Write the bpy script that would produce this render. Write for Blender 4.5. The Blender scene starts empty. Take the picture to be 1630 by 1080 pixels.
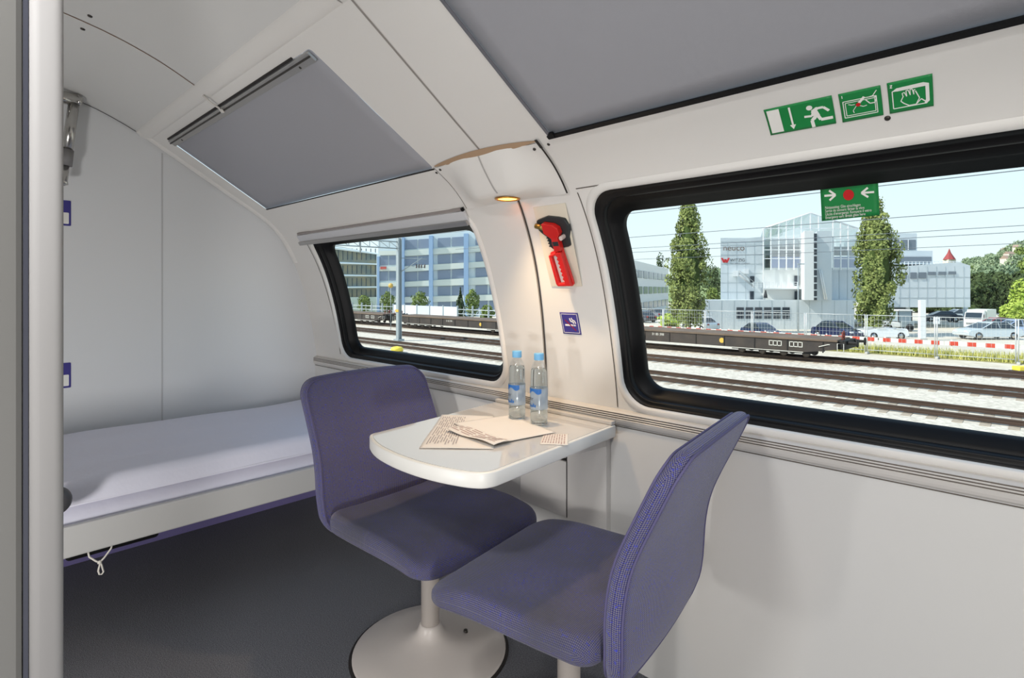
import bpy, bmesh, math, random
from mathutils import Vector, Matrix
random.seed(7)
C = bpy.context.scene.collection
PI = math.pi
SIN, COS = 0.6940, 0.7197            # heading of the camera, and of the street frame outside
TH = math.atan2(SIN, COS)

# ------------------------------------------------------------------ camera, sky, sun, lamps, exposure
cam = bpy.data.objects.new('camera', bpy.data.cameras.new('camera')); C.objects.link(cam)
cam.location = (0, 0, 1.16); cam.rotation_euler = (PI/2, 0, TH)
cam.data.sensor_width = 36; cam.data.lens = 880/1630*36
cam.data.shift_y = -80/1630; cam.data.clip_start = 0.02; cam.data.clip_end = 3000
sc = bpy.context.scene
sc.camera = cam
sc.view_settings.view_transform = 'Standard'; sc.view_settings.look = 'None'
sc.view_settings.gamma = 1; sc.view_settings.exposure = 0.0
sc.view_settings.use_curve_mapping = False
sc.cycles.max_bounces = 10; sc.cycles.transparent_max_bounces = 16
sc.cycles.use_denoising = True
sc.cycles.sample_clamp_indirect = 6

w = bpy.data.worlds.new('sky'); sc.world = w; w.use_nodes = True
nt = w.node_tree; nt.nodes.clear()
out = nt.nodes.new('ShaderNodeOutputWorld'); bg = nt.nodes.new('ShaderNodeBackground')
tc = nt.nodes.new('ShaderNodeTexCoord'); sp = nt.nodes.new('ShaderNodeSeparateXYZ'); rp = nt.nodes.new('ShaderNodeValToRGB')
nt.links.new(tc.outputs['Generated'], sp.inputs[0]); nt.links.new(sp.outputs['Z'], rp.inputs[0])
e = rp.color_ramp.elements
e[0].position = 0.0; e[0].color = (.84, .96, .97, 1)
e[1].position = 1.0; e[1].color = (.30, .52, .85, 1)
k = rp.color_ramp.elements.new(.16); k.color = (.73, .91, .97, 1)
k = rp.color_ramp.elements.new(.45); k.color = (.50, .72, .93, 1)
nt.links.new(rp.outputs[0], bg.inputs[0]); bg.inputs[1].default_value = 1.15
nt.links.new(bg.outputs[0], out.inputs[0])

def lamp(name, kind, loc, energy, color=(1, 1, 1), direction=None, **kw):
    l = bpy.data.lights.new(name, kind); o = bpy.data.objects.new(name, l); C.objects.link(o)
    o.location = loc; l.energy = energy; l.color = color
    for a, b in kw.items(): setattr(l, a, b)
    if direction: o.rotation_euler = Vector(direction).to_track_quat('-Z', 'Y').to_euler()
    return o
lamp('sun', 'SUN', (0, 0, 50), 5.4, (1, .95, .86), (.45, .66, -.72), angle=.009)
lamp('compartment_ceiling_light', 'AREA', (-.46, -.27, 1.96), 13.5, (1, .995, .985), (0, .1, -1), shape='RECTANGLE', size=.22, size_y=.16)
lamp('corridor_fill_light', 'AREA', (.5, -.5, 2.0), 9, (1, .995, .985), (0, .25, -1), shape='RECTANGLE', size=.9, size_y=.3)  # added big soft fill on the corridor side, no known fitting
lamp('flash_lamp', 'AREA', (.7, -.5, .50), 17, (1, .98, .965), (-.8, .62, .02), shape='DISK', size=.2)

lamp('bed_side_fill_lamp', 'AREA', (-1.2, -.6, .42), 13, (1, .98, .96), (-.78, .55, .25), shape='DISK', size=.25)  # added fill for bed and end wall, unseen behind the door leaf

# ------------------------------------------------------------------ helpers
def lin(c):
    r = [x/255 for x in c]
    return tuple((x/12.92 if x <= .04045 else ((x+.055)/1.055)**2.4) for x in r)+(1,)
MATS = {}
def mat(name, rgb, rough=.5, metal=0, spec=.5, noise=None, bump=None, trans=0, ior=1.45, emit=0, coat=0):
    """rgb in 0-255; noise=(rgb2, scale[, contrast]); bump=(scale, strength)"""
    if name in MATS: return MATS[name]
    m = bpy.data.materials.new(name); m.use_nodes = True; MATS[name] = m
    n = m.node_tree.nodes; L = m.node_tree.links; b = n['Principled BSDF']
    b.inputs['Base Color'].default_value = lin(rgb); b.inputs['Roughness'].default_value = rough
    b.inputs['Metallic'].default_value = metal; b.inputs['Specular IOR Level'].default_value = spec
    b.inputs['Transmission Weight'].default_value = trans; b.inputs['IOR'].default_value = ior
    b.inputs['Coat Weight'].default_value = coat
    t = n.new('ShaderNodeTexCoord')
    if noise:
        x = n.new('ShaderNodeTexNoise'); x.inputs['Scale'].default_value = noise[1]; x.inputs['Detail'].default_value = 5
        r = n.new('ShaderNodeValToRGB'); h = noise[2] if len(noise) > 2 else .18
        r.color_ramp.elements[0].position = .5-h; r.color_ramp.elements[1].position = .5+h
        r.color_ramp.elements[0].color = lin(rgb); r.color_ramp.elements[1].color = lin(noise[0])
        L.new(t.outputs['Object'], x.inputs['Vector']); L.new(x.outputs['Fac'], r.inputs[0]); L.new(r.outputs[0], b.inputs['Base Color'])
    if bump:
        x = n.new('ShaderNodeTexNoise'); x.inputs['Scale'].default_value = bump[0]; x.inputs['Detail'].default_value = 4
        q = n.new('ShaderNodeBump'); q.inputs['Strength'].default_value = bump[1]; q.inputs['Distance'].default_value = .01
        L.new(t.outputs['Object'], x.inputs['Vector']); L.new(x.outputs['Fac'], q.inputs['Height']); L.new(q.outputs[0], b.inputs['Normal'])
    if emit:
        b.inputs['Emission Color'].default_value = lin(rgb); b.inputs['Emission Strength'].default_value = emit
    return m

class MB:
    def __init__(s): s.v = []; s.f = []; s.s = []; s.uv = None
    def add(s, vs, fs, smooth=False):
        o = len(s.v); s.v += [tuple(p) for p in vs]
        for f in fs: s.f.append(tuple(i+o for i in f)); s.s.append(smooth)
        return s
    def box(s, x0, x1, y0, y1, z0, z1):
        return s.add([(x, y, z) for x in (x0, x1) for y in (y0, y1) for z in (z0, z1)],
                     [(0, 1, 3, 2), (4, 6, 7, 5), (0, 4, 5, 1), (2, 3, 7, 6), (0, 2, 6, 4), (1, 5, 7, 3)])
    def prism(s, poly, a, b, fn=lambda x, y, h: (x, y, h), smooth=False):
        n = len(poly)
        vs = [fn(x, y, a) for x, y in poly]+[fn(x, y, b) for x, y in poly]
        s.add(vs, [tuple(range(n))[::-1], tuple(range(n, 2*n))]); o = len(s.v)-2*n
        for i in range(n):
            j = (i+1) % n; s.f.append((o+i, o+j, o+n+j, o+n+i)); s.s.append(smooth)
        return s
    def tube(s, pts, r, n=8, closed=False):
        pts = [Vector(p) for p in pts]; N = len(pts); vs = []; fs = []
        rr_ = r if isinstance(r, (list, tuple)) else [r]*N
        up = None
        for i, p in enumerate(pts):
            a = pts[i-1] if (i > 0 or closed) else p; b = pts[(i+1) % N] if (i < N-1 or closed) else p
            d = (b-a).normalized()
            if up is None: up = Vector((0, 0, 1)) if abs(d.z) < .9 else Vector((1, 0, 0))
            x = d.cross(up).normalized(); y = x.cross(d).normalized(); up = y
            for k in range(n):
                an = 2*PI*k/n; vs.append(p+x*math.cos(an)*rr_[i]+y*math.sin(an)*rr_[i])
        for i in range(N if closed else N-1):
            for k in range(n):
                a = i*n+k; b = i*n+(k+1) % n; j = ((i+1) % N)*n
                fs.append((a, b, j+(k+1) % n, j+k))
        s.add(vs, fs, n > 5)
        if not closed:
            o = len(s.v)-len(vs)
            s.f += [tuple(o+k for k in range(n))[::-1], tuple(o+(N-1)*n+k for k in range(n))]; s.s += [False, False]
        return s
    def lathe(s, prof, n=32, c=(0, 0, 0), ax='z', smooth=True):
        vs = []; fs = []
        for r, z in prof:
            for k in range(n):
                a = 2*PI*k/n; x, y = r*math.cos(a), r*math.sin(a)
                p = {'z': (x, y, z), 'x': (z, x, y), 'y': (x, z, y)}[ax]
                vs.append((p[0]+c[0], p[1]+c[1], p[2]+c[2]))
        for i in range(len(prof)-1):
            for k in range(n):
                fs.append((i*n+k, i*n+(k+1) % n, (i+1)*n+(k+1) % n, (i+1)*n+k))
        s.add(vs, fs, smooth); o = len(s.v)-len(vs); m = len(prof)-1
        if prof[0][0] > 1e-6: s.f.append(tuple(o+k for k in range(n))[::-1]); s.s.append(False)
        if prof[m][0] > 1e-6: s.f.append(tuple(o+m*n+k for k in range(n))); s.s.append(False)
        return s
    def grid(s, nu, nv, fn, smooth=True):
        return s.add([fn(i/nu, j/nv) for i in range(nu+1) for j in range(nv+1)],
                     [(i*(nv+1)+j, (i+1)*(nv+1)+j, (i+1)*(nv+1)+j+1, i*(nv+1)+j+1) for i in range(nu) for j in range(nv)], smooth)
    def loops(s, Ls, smooth=True, close_last=False, close_first=False):
        n = len(Ls[0]); vs = [p for l in Ls for p in l]
        fs = [(i*n+k, i*n+(k+1) % n, (i+1)*n+(k+1) % n, (i+1)*n+k) for i in range(len(Ls)-1) for k in range(n)]
        s.add(vs, fs, smooth); o = len(s.v)-len(vs)
        if close_last: s.f.append(tuple(o+(len(Ls)-1)*n+k for k in range(n))); s.s.append(smooth)
        if close_first: s.f.append(tuple(o+k for k in range(n))[::-1]); s.s.append(smooth)
        return s
    def build(s, name, m, parent=None, bevel=0, seg=2, recalc=True, merge=True):
        o = org(parent)
        me = bpy.data.meshes.new(name)
        me.from_pydata([(x-o[0], y-o[1], z-o[2]) for x, y, z in s.v], [], s.f)
        me.polygons.foreach_set('use_smooth', s.s)
        if s.uv:
            ul = me.uv_layers.new(name='weave')
            for lp_ in me.loops: ul.data[lp_.index].uv = s.uv[lp_.vertex_index]
        if recalc or merge:
            bm = bmesh.new(); bm.from_mesh(me)
            if merge: bmesh.ops.remove_doubles(bm, verts=bm.verts, dist=1e-6)
            if recalc: bmesh.ops.recalc_face_normals(bm, faces=bm.faces)
            bm.to_mesh(me); bm.free()
        ob = bpy.data.objects.new(name, me); C.objects.link(ob)
        if m: me.materials.append(m)
        if parent: ob.parent = parent
        if bevel:
            b = ob.modifiers.new('bevel', 'BEVEL'); b.width = bevel; b.segments = seg; b.limit_method = 'ANGLE'; b.angle_limit = .6
            b.harden_normals = False
        return ob
ORG = {}
def org(p):
    while p is not None:
        if p.name in ORG: return ORG[p.name]
        p = p.parent
    return (0, 0, 0)
def tag(o, label=None, cat=None, group=None, kind=None):
    if label: o['label'] = label
    if cat: o['category'] = cat
    if group: o['group'] = group
    if kind: o['kind'] = kind
    return o
def thing(name, label, cat, loc=(0, 0, 0), rz=0, group=None):      # parts are given in the thing's own frame
    o = bpy.data.objects.new(name, None); C.objects.link(o); o.location = loc; o.rotation_euler = (0, 0, rz)
    o.empty_display_size = .1
    return tag(o, label, cat, group)
def wthing(name, label, cat, loc, group=None):                     # parts are given in room coordinates
    o = thing(name, label, cat, loc, 0, group); ORG[o.name] = tuple(loc); return o
def street(r, d): return (COS*r-SIN*d, SIN*r+COS*d)
def tthing(name, label, cat, r, d, z, group=None):                 # parts are given in the street frame
    x, y = street(r, d); o = thing(name, label, cat, (x, y, z), TH, group); ORG[o.name] = (r, d, z); return o
def struct(o): o['kind'] = 'structure'; return o
def copy_tree(o, parent=None):
    c = o.copy(); C.objects.link(c)
    if parent: c.parent = parent
    for ch in list(o.children): copy_tree(ch, c)
    return c
def text2d(txt, size):
    cu = bpy.data.curves.new('t', 'FONT'); cu.body = txt; cu.size = size
    ob = bpy.data.objects.new('t', cu); C.objects.link(ob)
    bpy.context.view_layer.update()
    me = ob.evaluated_get(bpy.context.evaluated_depsgraph_get()).to_mesh()
    vs = [(v.co.x, v.co.y) for v in me.vertices]; fs = [tuple(p.vertices) for p in me.polygons]
    bpy.data.objects.remove(ob); bpy.data.curves.remove(cu)
    return vs, fs

# ------------------------------------------------------------------ profile of the coach side: curved roof, window band, sill
PRO = [(-1.0, 2.03), (-0.2, 2.03), (0.05, 2.025), (0.15, 2.012), (.264, 1.993), (.384, 1.966), (.505, 1.924), (.62, 1.868), (.70, 1.82), (.85, 1.728), (1.0, 1.635), (1.13, 1.555), (1.205, 1.503), (1.265, 1.44), (1.31, 1.37), (1.35, 1.29), (1.385, 1.20), (1.42, 1.08), (1.445, .97), (1.462, .88), (1.475, .79), (1.48, .74)]
PS = []
for i in range(len(PRO)-1):
    q = [PRO[max(i-1, 0)], PRO[i], PRO[i+1], PRO[min(i+2, len(PRO)-1)]]
    for k in range(8):
        u = k/8
        PS.append(tuple(.5*(2*b+(c-a)*u+(2*a-5*b+4*c-d)*u*u+(3*b-a-3*c+d)*u**3) for a, b, c, d in zip(*q)))
PS.append(PRO[-1])
PT = [0]
for a, b in zip(PS, PS[1:]): PT.append(PT[-1]+math.hypot(b[0]-a[0], b[1]-a[1]))
def seg_(t):
    t = max(0, min(PT[-1]-1e-6, t)); lo, hi = 0, len(PT)-1
    while hi-lo > 1:
        m = (lo+hi)//2
        if PT[m] <= t: lo = m
        else: hi = m
    return lo, (t-PT[lo])/(PT[lo+1]-PT[lo])
def W(x, t, off=0):                     # point on the side wall; off > 0 goes into the room
    i, f = seg_(t); a, b = PS[i], PS[i+1]
    y = a[0]+(b[0]-a[0])*f; z = a[1]+(b[1]-a[1])*f
    def tang(j):
        j0, j1 = max(j-1, 0), min(j+1, len(PS)-1); return (PS[j1][0]-PS[j0][0], PS[j1][1]-PS[j0][1])
    p, q = tang(i), tang(i+1); ty = p[0]*(1-f)+q[0]*f; tz = p[1]*(1-f)+q[1]*f; l = math.hypot(ty, tz)
    return (x, y+off*tz/l, z-off*ty/l)
def TZ(z):                              # arc length at height z (window side)
    for i in range(30, len(PS)-1):
        if PS[i][1] >= z >= PS[i+1][1] and PS[i][1] > PS[i+1][1]:
            return PT[i]+(PT[i+1]-PT[i])*(PS[i][1]-z)/(PS[i][1]-PS[i+1][1])
def rr(x0, x1, y0, y1, r, n=8, m=18, L=False):      # rounded rectangle loop; L: same count of points on the plain rectangle
    if not isinstance(r, (tuple, list)): r = (r,)*4
    cs = [(x1, y1, 0), (x0, y1, 1), (x0, y0, 2), (x1, y0, 3)]; P = []
    arcs = []
    for (cx, cy, q) in cs:
        rad = r[q]; sx = -1 if cx == x1 else 1; sy = -1 if cy == y1 else 1
        c = (cx+sx*rad, cy+sy*rad); a = []
        for k in range(n+1):
            an = q*PI/2+PI/2*k/n
            if not L: a.append((c[0]+rad*math.cos(an), c[1]+rad*math.sin(an)))
            else:
                s0 = (c[0]+rad*math.cos(q*PI/2), c[1]+rad*math.sin(q*PI/2)); s1 = (c[0]+rad*math.cos((q+1)*PI/2), c[1]+rad*math.sin((q+1)*PI/2))
                f = k/n*2
                a.append(tuple(s0[i]+((cx, cy)[i]-s0[i])*f for i in (0, 1)) if f <= 1 else tuple((cx, cy)[i]+(s1[i]-(cx, cy)[i])*(f-1) for i in (0, 1)))
        arcs.append(a)
    for q in range(4):
        P += arcs[q]; a = arcs[q][-1]; b = arcs[(q+1) % 4][0]
        for k in range(1, m): P.append((a[0]+(b[0]-a[0])*k/m, a[1]+(b[1]-a[1])*k/m))
    return P
def wall_with_hole(mb, X0, X1, T0, T1, hx0, hx1, ht0, ht1, r, rings=10):
    inn = rr(hx0, hx1, ht0, ht1, r); outr = rr(X0, X1, T0, T1, r, L=True)
    mb.loops([[W(a[0]+(b[0]-a[0])*k/rings, a[1]+(b[1]-a[1])*k/rings) for a, b in zip(outr, inn)] for k in range(rings+1)])
def wpatch(mb, x0, x1, t0, t1, off=0, nx=2, nt=24):
    mb.grid(nx, nt, lambda u, v: W(x0+(x1-x0)*u, t0+(t1-t0)*v, off))
def wprism(mb, poly, o0, o1): mb.prism(poly, o0, o1, lambda x, t, h: W(x, t, h))
def wstrip(mb, xa, xb, ta, tb, wd, off=.0012, n=24):     # narrow line on the wall from (xa, ta) to (xb, tb)
    dx, dt = xb-xa, tb-ta; l = math.hypot(dx, dt); px, pt = -dt/l*wd/2, dx/l*wd/2
    mb.grid(n, 1, lambda u, v: W(xa+dx*u+px*(2*v-1), ta+dt*u+pt*(2*v-1), off))

# ------------------------------------------------------------------ room materials
M_wall = mat('painted_panel', (226, 223, 218), .38, spec=.4, bump=(60, .015))
M_ceil = mat('ceiling_panel', (214, 213, 210), .42, spec=.35, bump=(60, .015))
M_end = mat('end_panel', (222, 223, 224), .4, spec=.35)
M_low = mat('lower_panel', (214, 213, 210), .42, spec=.35)
M_groove = mat('groove', (92, 84, 76), .6)
M_dgroove = mat('dark_groove', (40, 36, 34), .7)
M_rub = mat('black_rubber', (17, 17, 18), .45, spec=.3)
M_rub2 = mat('black_band', (9, 9, 10), .5, spec=.3)
M_blind = mat('blind_fabric', (160, 160, 165), .75, spec=.15, bump=(500, .05))
M_alu = mat('brushed_aluminium', (176, 174, 172), .35, .85)
M_steel = mat('steel', (190, 188, 184), .22, 1)
M_screw = mat('screw', (70, 66, 62), .4, .7)
M_carpet = mat('carpet', (88, 89, 94), .95, spec=.1, noise=((144, 145, 150), 320, .2), bump=(420, .5))
M_purple = mat('purple_carpet', (128, 120, 170), .95, spec=.1, bump=(300, .3))
M_tan = mat('foam_edge', (168, 140, 112), .8)
M_rail = mat('sill_strip', (208, 204, 199), .35, spec=.45)
M_cream = mat('cream_plate', (222, 214, 196), .5)
M_white = mat('white_print', (238, 236, 230), .5)
M_green = mat('sign_green', (24, 132, 66), .45)
M_red = mat('sign_red', (196, 28, 30), .45)

def glass(name, tint, fac):
    m = bpy.data.materials.new(name); m.use_nodes = True; n = m.node_tree.nodes; n.clear(); L = m.node_tree.links
    o = n.new('ShaderNodeOutputMaterial'); x = n.new('ShaderNodeMixShader'); t = n.new('ShaderNodeBsdfTransparent'); g = n.new('ShaderNodeBsdfGlossy')
    t.inputs[0].default_value = tint; g.inputs['Roughness'].default_value = .02; x.inputs[0].default_value = fac
    L.new(t.outputs[0], x.inputs[1]); L.new(g.outputs[0], x.inputs[2]); L.new(x.outputs[0], o.inputs[0]); return m
M_pane = glass('window_glass', (.97, .985, .98, 1), .035)

# ------------------------------------------------------------------ room shell
XE, XR, YB = -2.95, 1.6, -1.0
tC, tB1, tLow = TZ(1.868), TZ(1.50), TZ(.783)
b = MB(); b.box(XE-.02, XR+.02, YB-.02, 1.50, -.05, 0); struct(b.build('floor', M_carpet))
ceil = MB(); wpatch(ceil, XE, -2.13, 0, tC+.004, 0, 2, 40); wpatch(ceil, -2.13, XR, 0, tC+.004, 0, 2, 40)
ceil = struct(ceil.build('ceiling', M_ceil))
b = MB()
for k in range(30):
    a0, a1 = TZ(1.99)*0+PT[-1]*0, 0
wstrip(b, -2.13, -2.13, 0.3, tC, .005); b.build('panel_joint', mat('orange_joint', (120, 84, 52), .7), ceil)
b = MB(); wstrip(b, XE+.003, XE+.003, .3, tC, .007, .001); b.build('panel_joint', M_dgroove, ceil)
for x, t in ((-2.19, .90+.42), (-2.07, .90+.42)):
    b = MB(); p = W(x, t, 0); b.lathe([(0, .004), (.006, .003), (.0075, -.002)], 12, (0, 0, 0)); 
    q = Vector(W(x, t, 1))-Vector(p); R = q.normalized().to_track_quat('Z', 'Y').to_matrix()
    b.v = [tuple(R @ Vector(v)+Vector(p)) for v in b.v]; b.build('screw', M_screw, ceil)

W1 = (-2.655, -1.452, TZ(1.43), TZ(.803), .085)         # openings: left and right window, left and right roof blind
W2 = (-.936, .44, TZ(1.432), TZ(.803), .085)
S1 = (-2.785, -1.447, TZ(1.818), TZ(1.556))
S2 = (-.938, .43, TZ(1.818), TZ(1.562))
side = MB()
wall_with_hole(side, XE, -1.2, tC, tB1, *S1, .012); wall_with_hole(side, XE, -1.2, tB1, tLow, *W1)
wall_with_hole(side, -1.2, XR, tC, tB1, *S2, .012); wall_with_hole(side, -1.2, XR, tB1, tLow, *W2)
side = struct(side.build('wall_window', M_wall))
b = MB(); b.add([(XE, 1.468, 0), (XR, 1.468, 0), (XR, 1.468, .76), (XE, 1.468, .76)], [(0, 1, 2, 3)])
struct(b.build('wall_below_window', M_low))
b = MB(); b.box(XE, XR, 1.4855, 1.50, -.01, .80); struct(b.build('wall_outer_skin', M_low))
# sill strip with fine grooves
prof = [(1.486, .733), (1.466, .736), (1.461, .741), (1.458, .748), (1.456, .757), (1.459, .760), (1.456, .7625), (1.459, .7665), (1.456, .769), (1.459, .773), (1.457, .7755), (1.464, .781), (1.478, .7855), (1.486, .7855)]
b = MB(); n = len(prof)
b.loops([[(XE, y, z) for y, z in prof], [(XR, y, z) for y, z in prof]], smooth=False, close_first=True, close_last=True)
sill = struct(b.build('trim_1', M_rail))
b = MB()
for z in (.760, .7665, .773): b.box(XE, XR, 1.4572, 1.4588, z-.0009, z+.0009)
b.build('groove', M_groove, sill)
b = MB(); b.box(XE, XR, 1.4655, 1.4675, .7315, .7335); b.build('groove', M_groove, sill)
# rounded bead along the crease and panel joints of the side wall
b = MB()
for x0, x1 in ((XE, -1.203), (-1.197, XR)):
    b.grid(1, 14, lambda u, v: W(x0+(x1-x0)*u, tC-.004+.06*v, .009*math.sin(PI*v)**.7 if 0 < v < 1 else 0))
struct(b.build('trim_2', M_wall))
b = MB(); b.grid(30, 8, lambda u, v: W(XE+.001+.045*v, tC+(TZ(1.30)-tC)*u, .010*math.sin(PI*v)**.7 if 0 < v < 1 else 0))
struct(b.build('trim_3', M_wall))
b = MB(); wstrip(b, -1.163, -1.2, tC-.02, TZ(1.56), .007); struct(b.build('trim_4', mat('pale_joint', (150, 144, 138), .6)))
b = MB()
b.grid(24, 4, lambda u, v: W(-1.195-.06*u+.012*(v-.5), TZ(1.44)+(TZ(.79)-TZ(1.44))*u, .004*math.sin(PI*v)))
o = struct(b.build('trim_5', mat('seam_profile', (150, 142, 134), .35, spec=.6)))
b = MB(); wstrip(b, -1.1895, -1.2495, TZ(1.44), TZ(.79), .0045, .0045); b.build('groove', M_dgroove, o)
b = MB(); wstrip(b, -.962, -.962, TZ(1.436), TZ(.79), .0035); wstrip(b, -2.70, -2.675, TZ(1.40), TZ(.815), .005); wstrip(b, -.962, .6, TZ(1.4455), TZ(1.4455), .003)
struct(b.build('trim_6', M_groove))

# end wall and remaining walls
Pp = [(YB, 0), (1.485, 0), (1.485, .74)]+[p for p in PS[::-1]]
b = MB(); b.prism(Pp, XE-.02, XE, lambda y, z, h: (h, y, z)); endw = struct(b.build('wall_end', M_end))
b = MB(); b.box(XE, XE+.0015, .717, .723, .3, 1.79); b.build('panel_joint', mat('soft_joint', (196, 196, 196), .6), endw)
b = MB(); b.box(XE, XE+.008, YB, 1.484, 0, .27); struct(b.build('baseboard_end', M_purple))
b = MB(); b.box(XE, XR, YB-.02, YB, 0, 2.06); struct(b.build('wall_corridor', M_low))
b = MB(); b.prism(Pp, XR, XR+.02, lambda y, z, h: (h, y, z)); struct(b.build('wall_right', M_low))
# sliding door leaf and its jamb, close to the camera
b = MB(); b.box(-.735, -.712, YB, .0575, .005, 2.02)
dr = struct(b.build('door_1', mat('door_leaf', (112, 111, 108), .5), bevel=.006))
b = MB(); b.prism(rr(-.755, -.70, .0605, .0868, .008, 5, 2), 0, 2.022, smooth=True)
struct(b.build('trim_7', mat('jamb', (150, 148, 147), .6, spec=.2)))
b = MB(); b.box(-.7115, -.7065, .0565, .0600, .005, 2.02); b.build('door_seal', mat('seal', (60, 62, 74), .5), dr)

# ------------------------------------------------------------------ windows
def window(idx, hole):
    x0, x1, t0, t1, r = hole
    def lp(i, off): return [W(x, t, off) for x, t in rr(x0+i, x1-i, t0+i*(1.9 if i > 0 else 1), t1-i*(.9 if i > 0 else 1), max(r-i*.6, .02))]
    b = MB(); b.loops([lp(-.022, .0005), lp(-.016, .007), lp(-.004, .008), lp(0, .004), lp(.001, -.012)])
    o = struct(b.build('window_%d' % idx, M_wall))
    b = MB(); b.loops([lp(.0, -.004), lp(.006, -.006), lp(.010, -.016), lp(.014, -.012), lp(.018, -.018), lp(.020, -.032)])
    b.build('rubber_seal', M_rub, o)
    b = MB(); b.loops([lp(.019, -.030), lp(.030, -.034), lp(.034, -.046), lp(.047, -.052), lp(.048, -.075)])
    b.build('window_frame', M_rub2, o)
    b = MB(); L = rr(x0+.042, x1-.042, t0+.080, t1-.038, .055); cx, ct = (x0+x1)/2, (t0+t1)/2
    b.loops([[W(cx+(x-cx)*s, ct+(t-ct)*s, -.062) for x, t in L] for s in (1, .75, .5, .25, .02)], close_last=True)
    b.build('window_pane', M_pane, o)
    return o
window(1, W1); window(2, W2)

# blind rolled up at the top of the left window
tw = TZ(1.432)
bl = wthing('roller_blind', 'short pale roller blind pulled down a little over the left window top', 'blind', W(-2.05, tw, 0))
b = MB(); wprism(b, rr(-2.735, -1.447, tw-.004, tw+.048, .003, 2, 16), .004, .012); b.build('blind_fabric', mat('pale_blind', (206, 206, 208), .6), bl)
b = MB(); wprism(b, rr(-2.74, -1.446, tw+.030, tw+.050, .004, 3, 16), .012, .022); b.build('bottom_bar', M_alu, bl, bevel=.002)
b = MB(); wprism(b, rr(-2.72, -1.455, tw-.016, tw-.006, .002, 2, 16), .002, .010); b.build('cassette', mat('blind_cassette', (150, 142, 138), .5), bl)
b = MB(); wprism(b, rr(-1.456, -1.447, tw-.017, tw-.004, .001, 2, 2), .004, .013); b.build('end_cap', M_rub, bl)

def roof_blind(hole, label, gap):
    x0, x1, t0, t1 = hole
    o = wthing('roof_blind', label, 'blind', W((x0+x1)/2, (t0+t1)/2, -.01), 'roof blinds')
    def f(u, v):
        xr = x1+.004-(gap*(.35+.65*math.sin(PI*min(1, max(0, (v-.05)/.85)))) if gap else 0)
        xl = x0-.004
        return W(xl+(xr-xl)*u, t0-.006+(t1-t0+.010)*v, -.004-.004*math.sin(PI*u))
    b = MB(); b.grid(24, 10, f); q = b.build('blind_fabric', M_blind, o)
    s = q.modifiers.new('solid', 'SOLIDIFY'); s.thickness = .001; s.offset = 0
    b = MB(); wprism(b, rr(x0+.006, x1-.012, t0+.002, t0+.036, .003, 2, 8), .000, .010); bar = b.build('pull_bar', M_alu, o, bevel=.002)
    b = MB(); wprism(b, rr(x0+.006, x1-.012, t0+.012, t0+.017, .001, 2, 8), .010, .0135); b.build('ridge', M_screw, bar)
    b = MB(); wprism(b, rr(x0+.008, x1-.10, t0-.007, t0+.001, .003, 2, 8), -.001, .004); b.build('slot', M_dgroove, o)
    b = MB(); wprism(b, rr(x0-.002, x1+.002, t1-.0, t1+.006, .002, 2, 8), .0005, .0016); b.build('bottom_gap', M_dgroove, o)
    for f_ in (.10, .93):
        p = Vector(W(x0+(x1-x0)*f_, t0+.027, .010)); b = MB(); b.lathe([(0, .002), (.004, .0015), (.005, -.002)], 10)
        R = (Vector(W(x0, t0+.027, 1))-Vector(W(x0, t0+.027, 0))).to_track_quat('Z', 'Y').to_matrix()
        b.v = [tuple(R @ Vector(v)+p) for v in b.v]; b.build('screw', M_screw, bar)
    return o, bar
o, bar = roof_blind(S1, 'left grey roof blind, whole in view, with metal pull bar', .012)
b = MB()
for x, t0_ in ((-2.13, S1[2]-.05),):
    b.tube([W(x, t0_-.012, .012), W(x, t0_+.02, .016), W(x, t0_+.05, .012), W(x-.004, t0_+.066, .016), W(x+.012, t0_+.068, .018), W(x+.014, t0_+.055, .016)], .004, 8)
b.build('catch_hook', mat('pale_hook', (214, 210, 204), .4), o)
o2, bar2 = roof_blind(S2, 'right grey roof blind above the emergency exit signs', 0)
b = MB(); wprism(b, rr(-.936, -.920, S2[3]-.014, S2[3]+.003, .003, 2, 2), .0, .008); b.build('guide_block', M_rub, o2)
b = MB(); wprism(b, rr(-.945, .43, S2[3]-.007, S2[3]+.005, .002, 2, 12), .001, .006); b.build('guide_rail', M_rub, o2)
b = MB(); wprism(b, rr(-.942, -.933, S2[2], S2[3], .002, 2, 8), .001, .004); b.build('side_rail', mat('grey_rail', (108, 108, 114), .5), o2)

# ------------------------------------------------------------------ lamp housing on the pillar
cx0, cx1 = -1.432, -.988
midp = [(1.112, 1.558), (1.118, 1.540), (1.130, 1.515), (1.146, 1.488), (1.160, 1.465), (1.172, 1.450), (1.184, 1.4425), (1.200, 1.4405), (1.235, 1.4395), (1.268, 1.438)]
def console(u, v):
    x = cx0+(cx1-cx0)*u
    f = v*(len(midp)-1); i = min(int(f), len(midp)-2); f -= i
    m = [midp[i][k]*(1-f)+midp[i+1][k]*f for k in (0, 1)]
    bp = W(x, TZ(1.558)+(TZ(1.438)-TZ(1.558))*v, .005)
    d = min(u, 1-u)/.36; A = 1 if d >= 1 else d*d*(3-2*d)
    return (x, bp[1]*(1-A)+m[0]*A, bp[2]*(1-A)+m[1]*A)
hs = MB(); hs.grid(48, 27, console)
hs = struct(hs.build('trim_8', M_wall))
b = MB(); b.grid(24, 2, lambda u, v: W(cx0+(cx1-cx0)*u, TZ(1.558)-.006-.020*math.sin(PI*u)**.8*v+.004*(1-v), .002+.010*math.sin(PI*u)*(1-v)))
b.build('foam_edge', M_tan, hs)
b = MB(); wstrip(b, cx1+.004, cx1-.006, TZ(1.565), TZ(1.44), .006, .006); wstrip(b, cx1+.004, cx1+.003, TZ(1.565), TZ(1.548), .010, .0065); b.build('gap', M_dgroove, hs)
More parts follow.
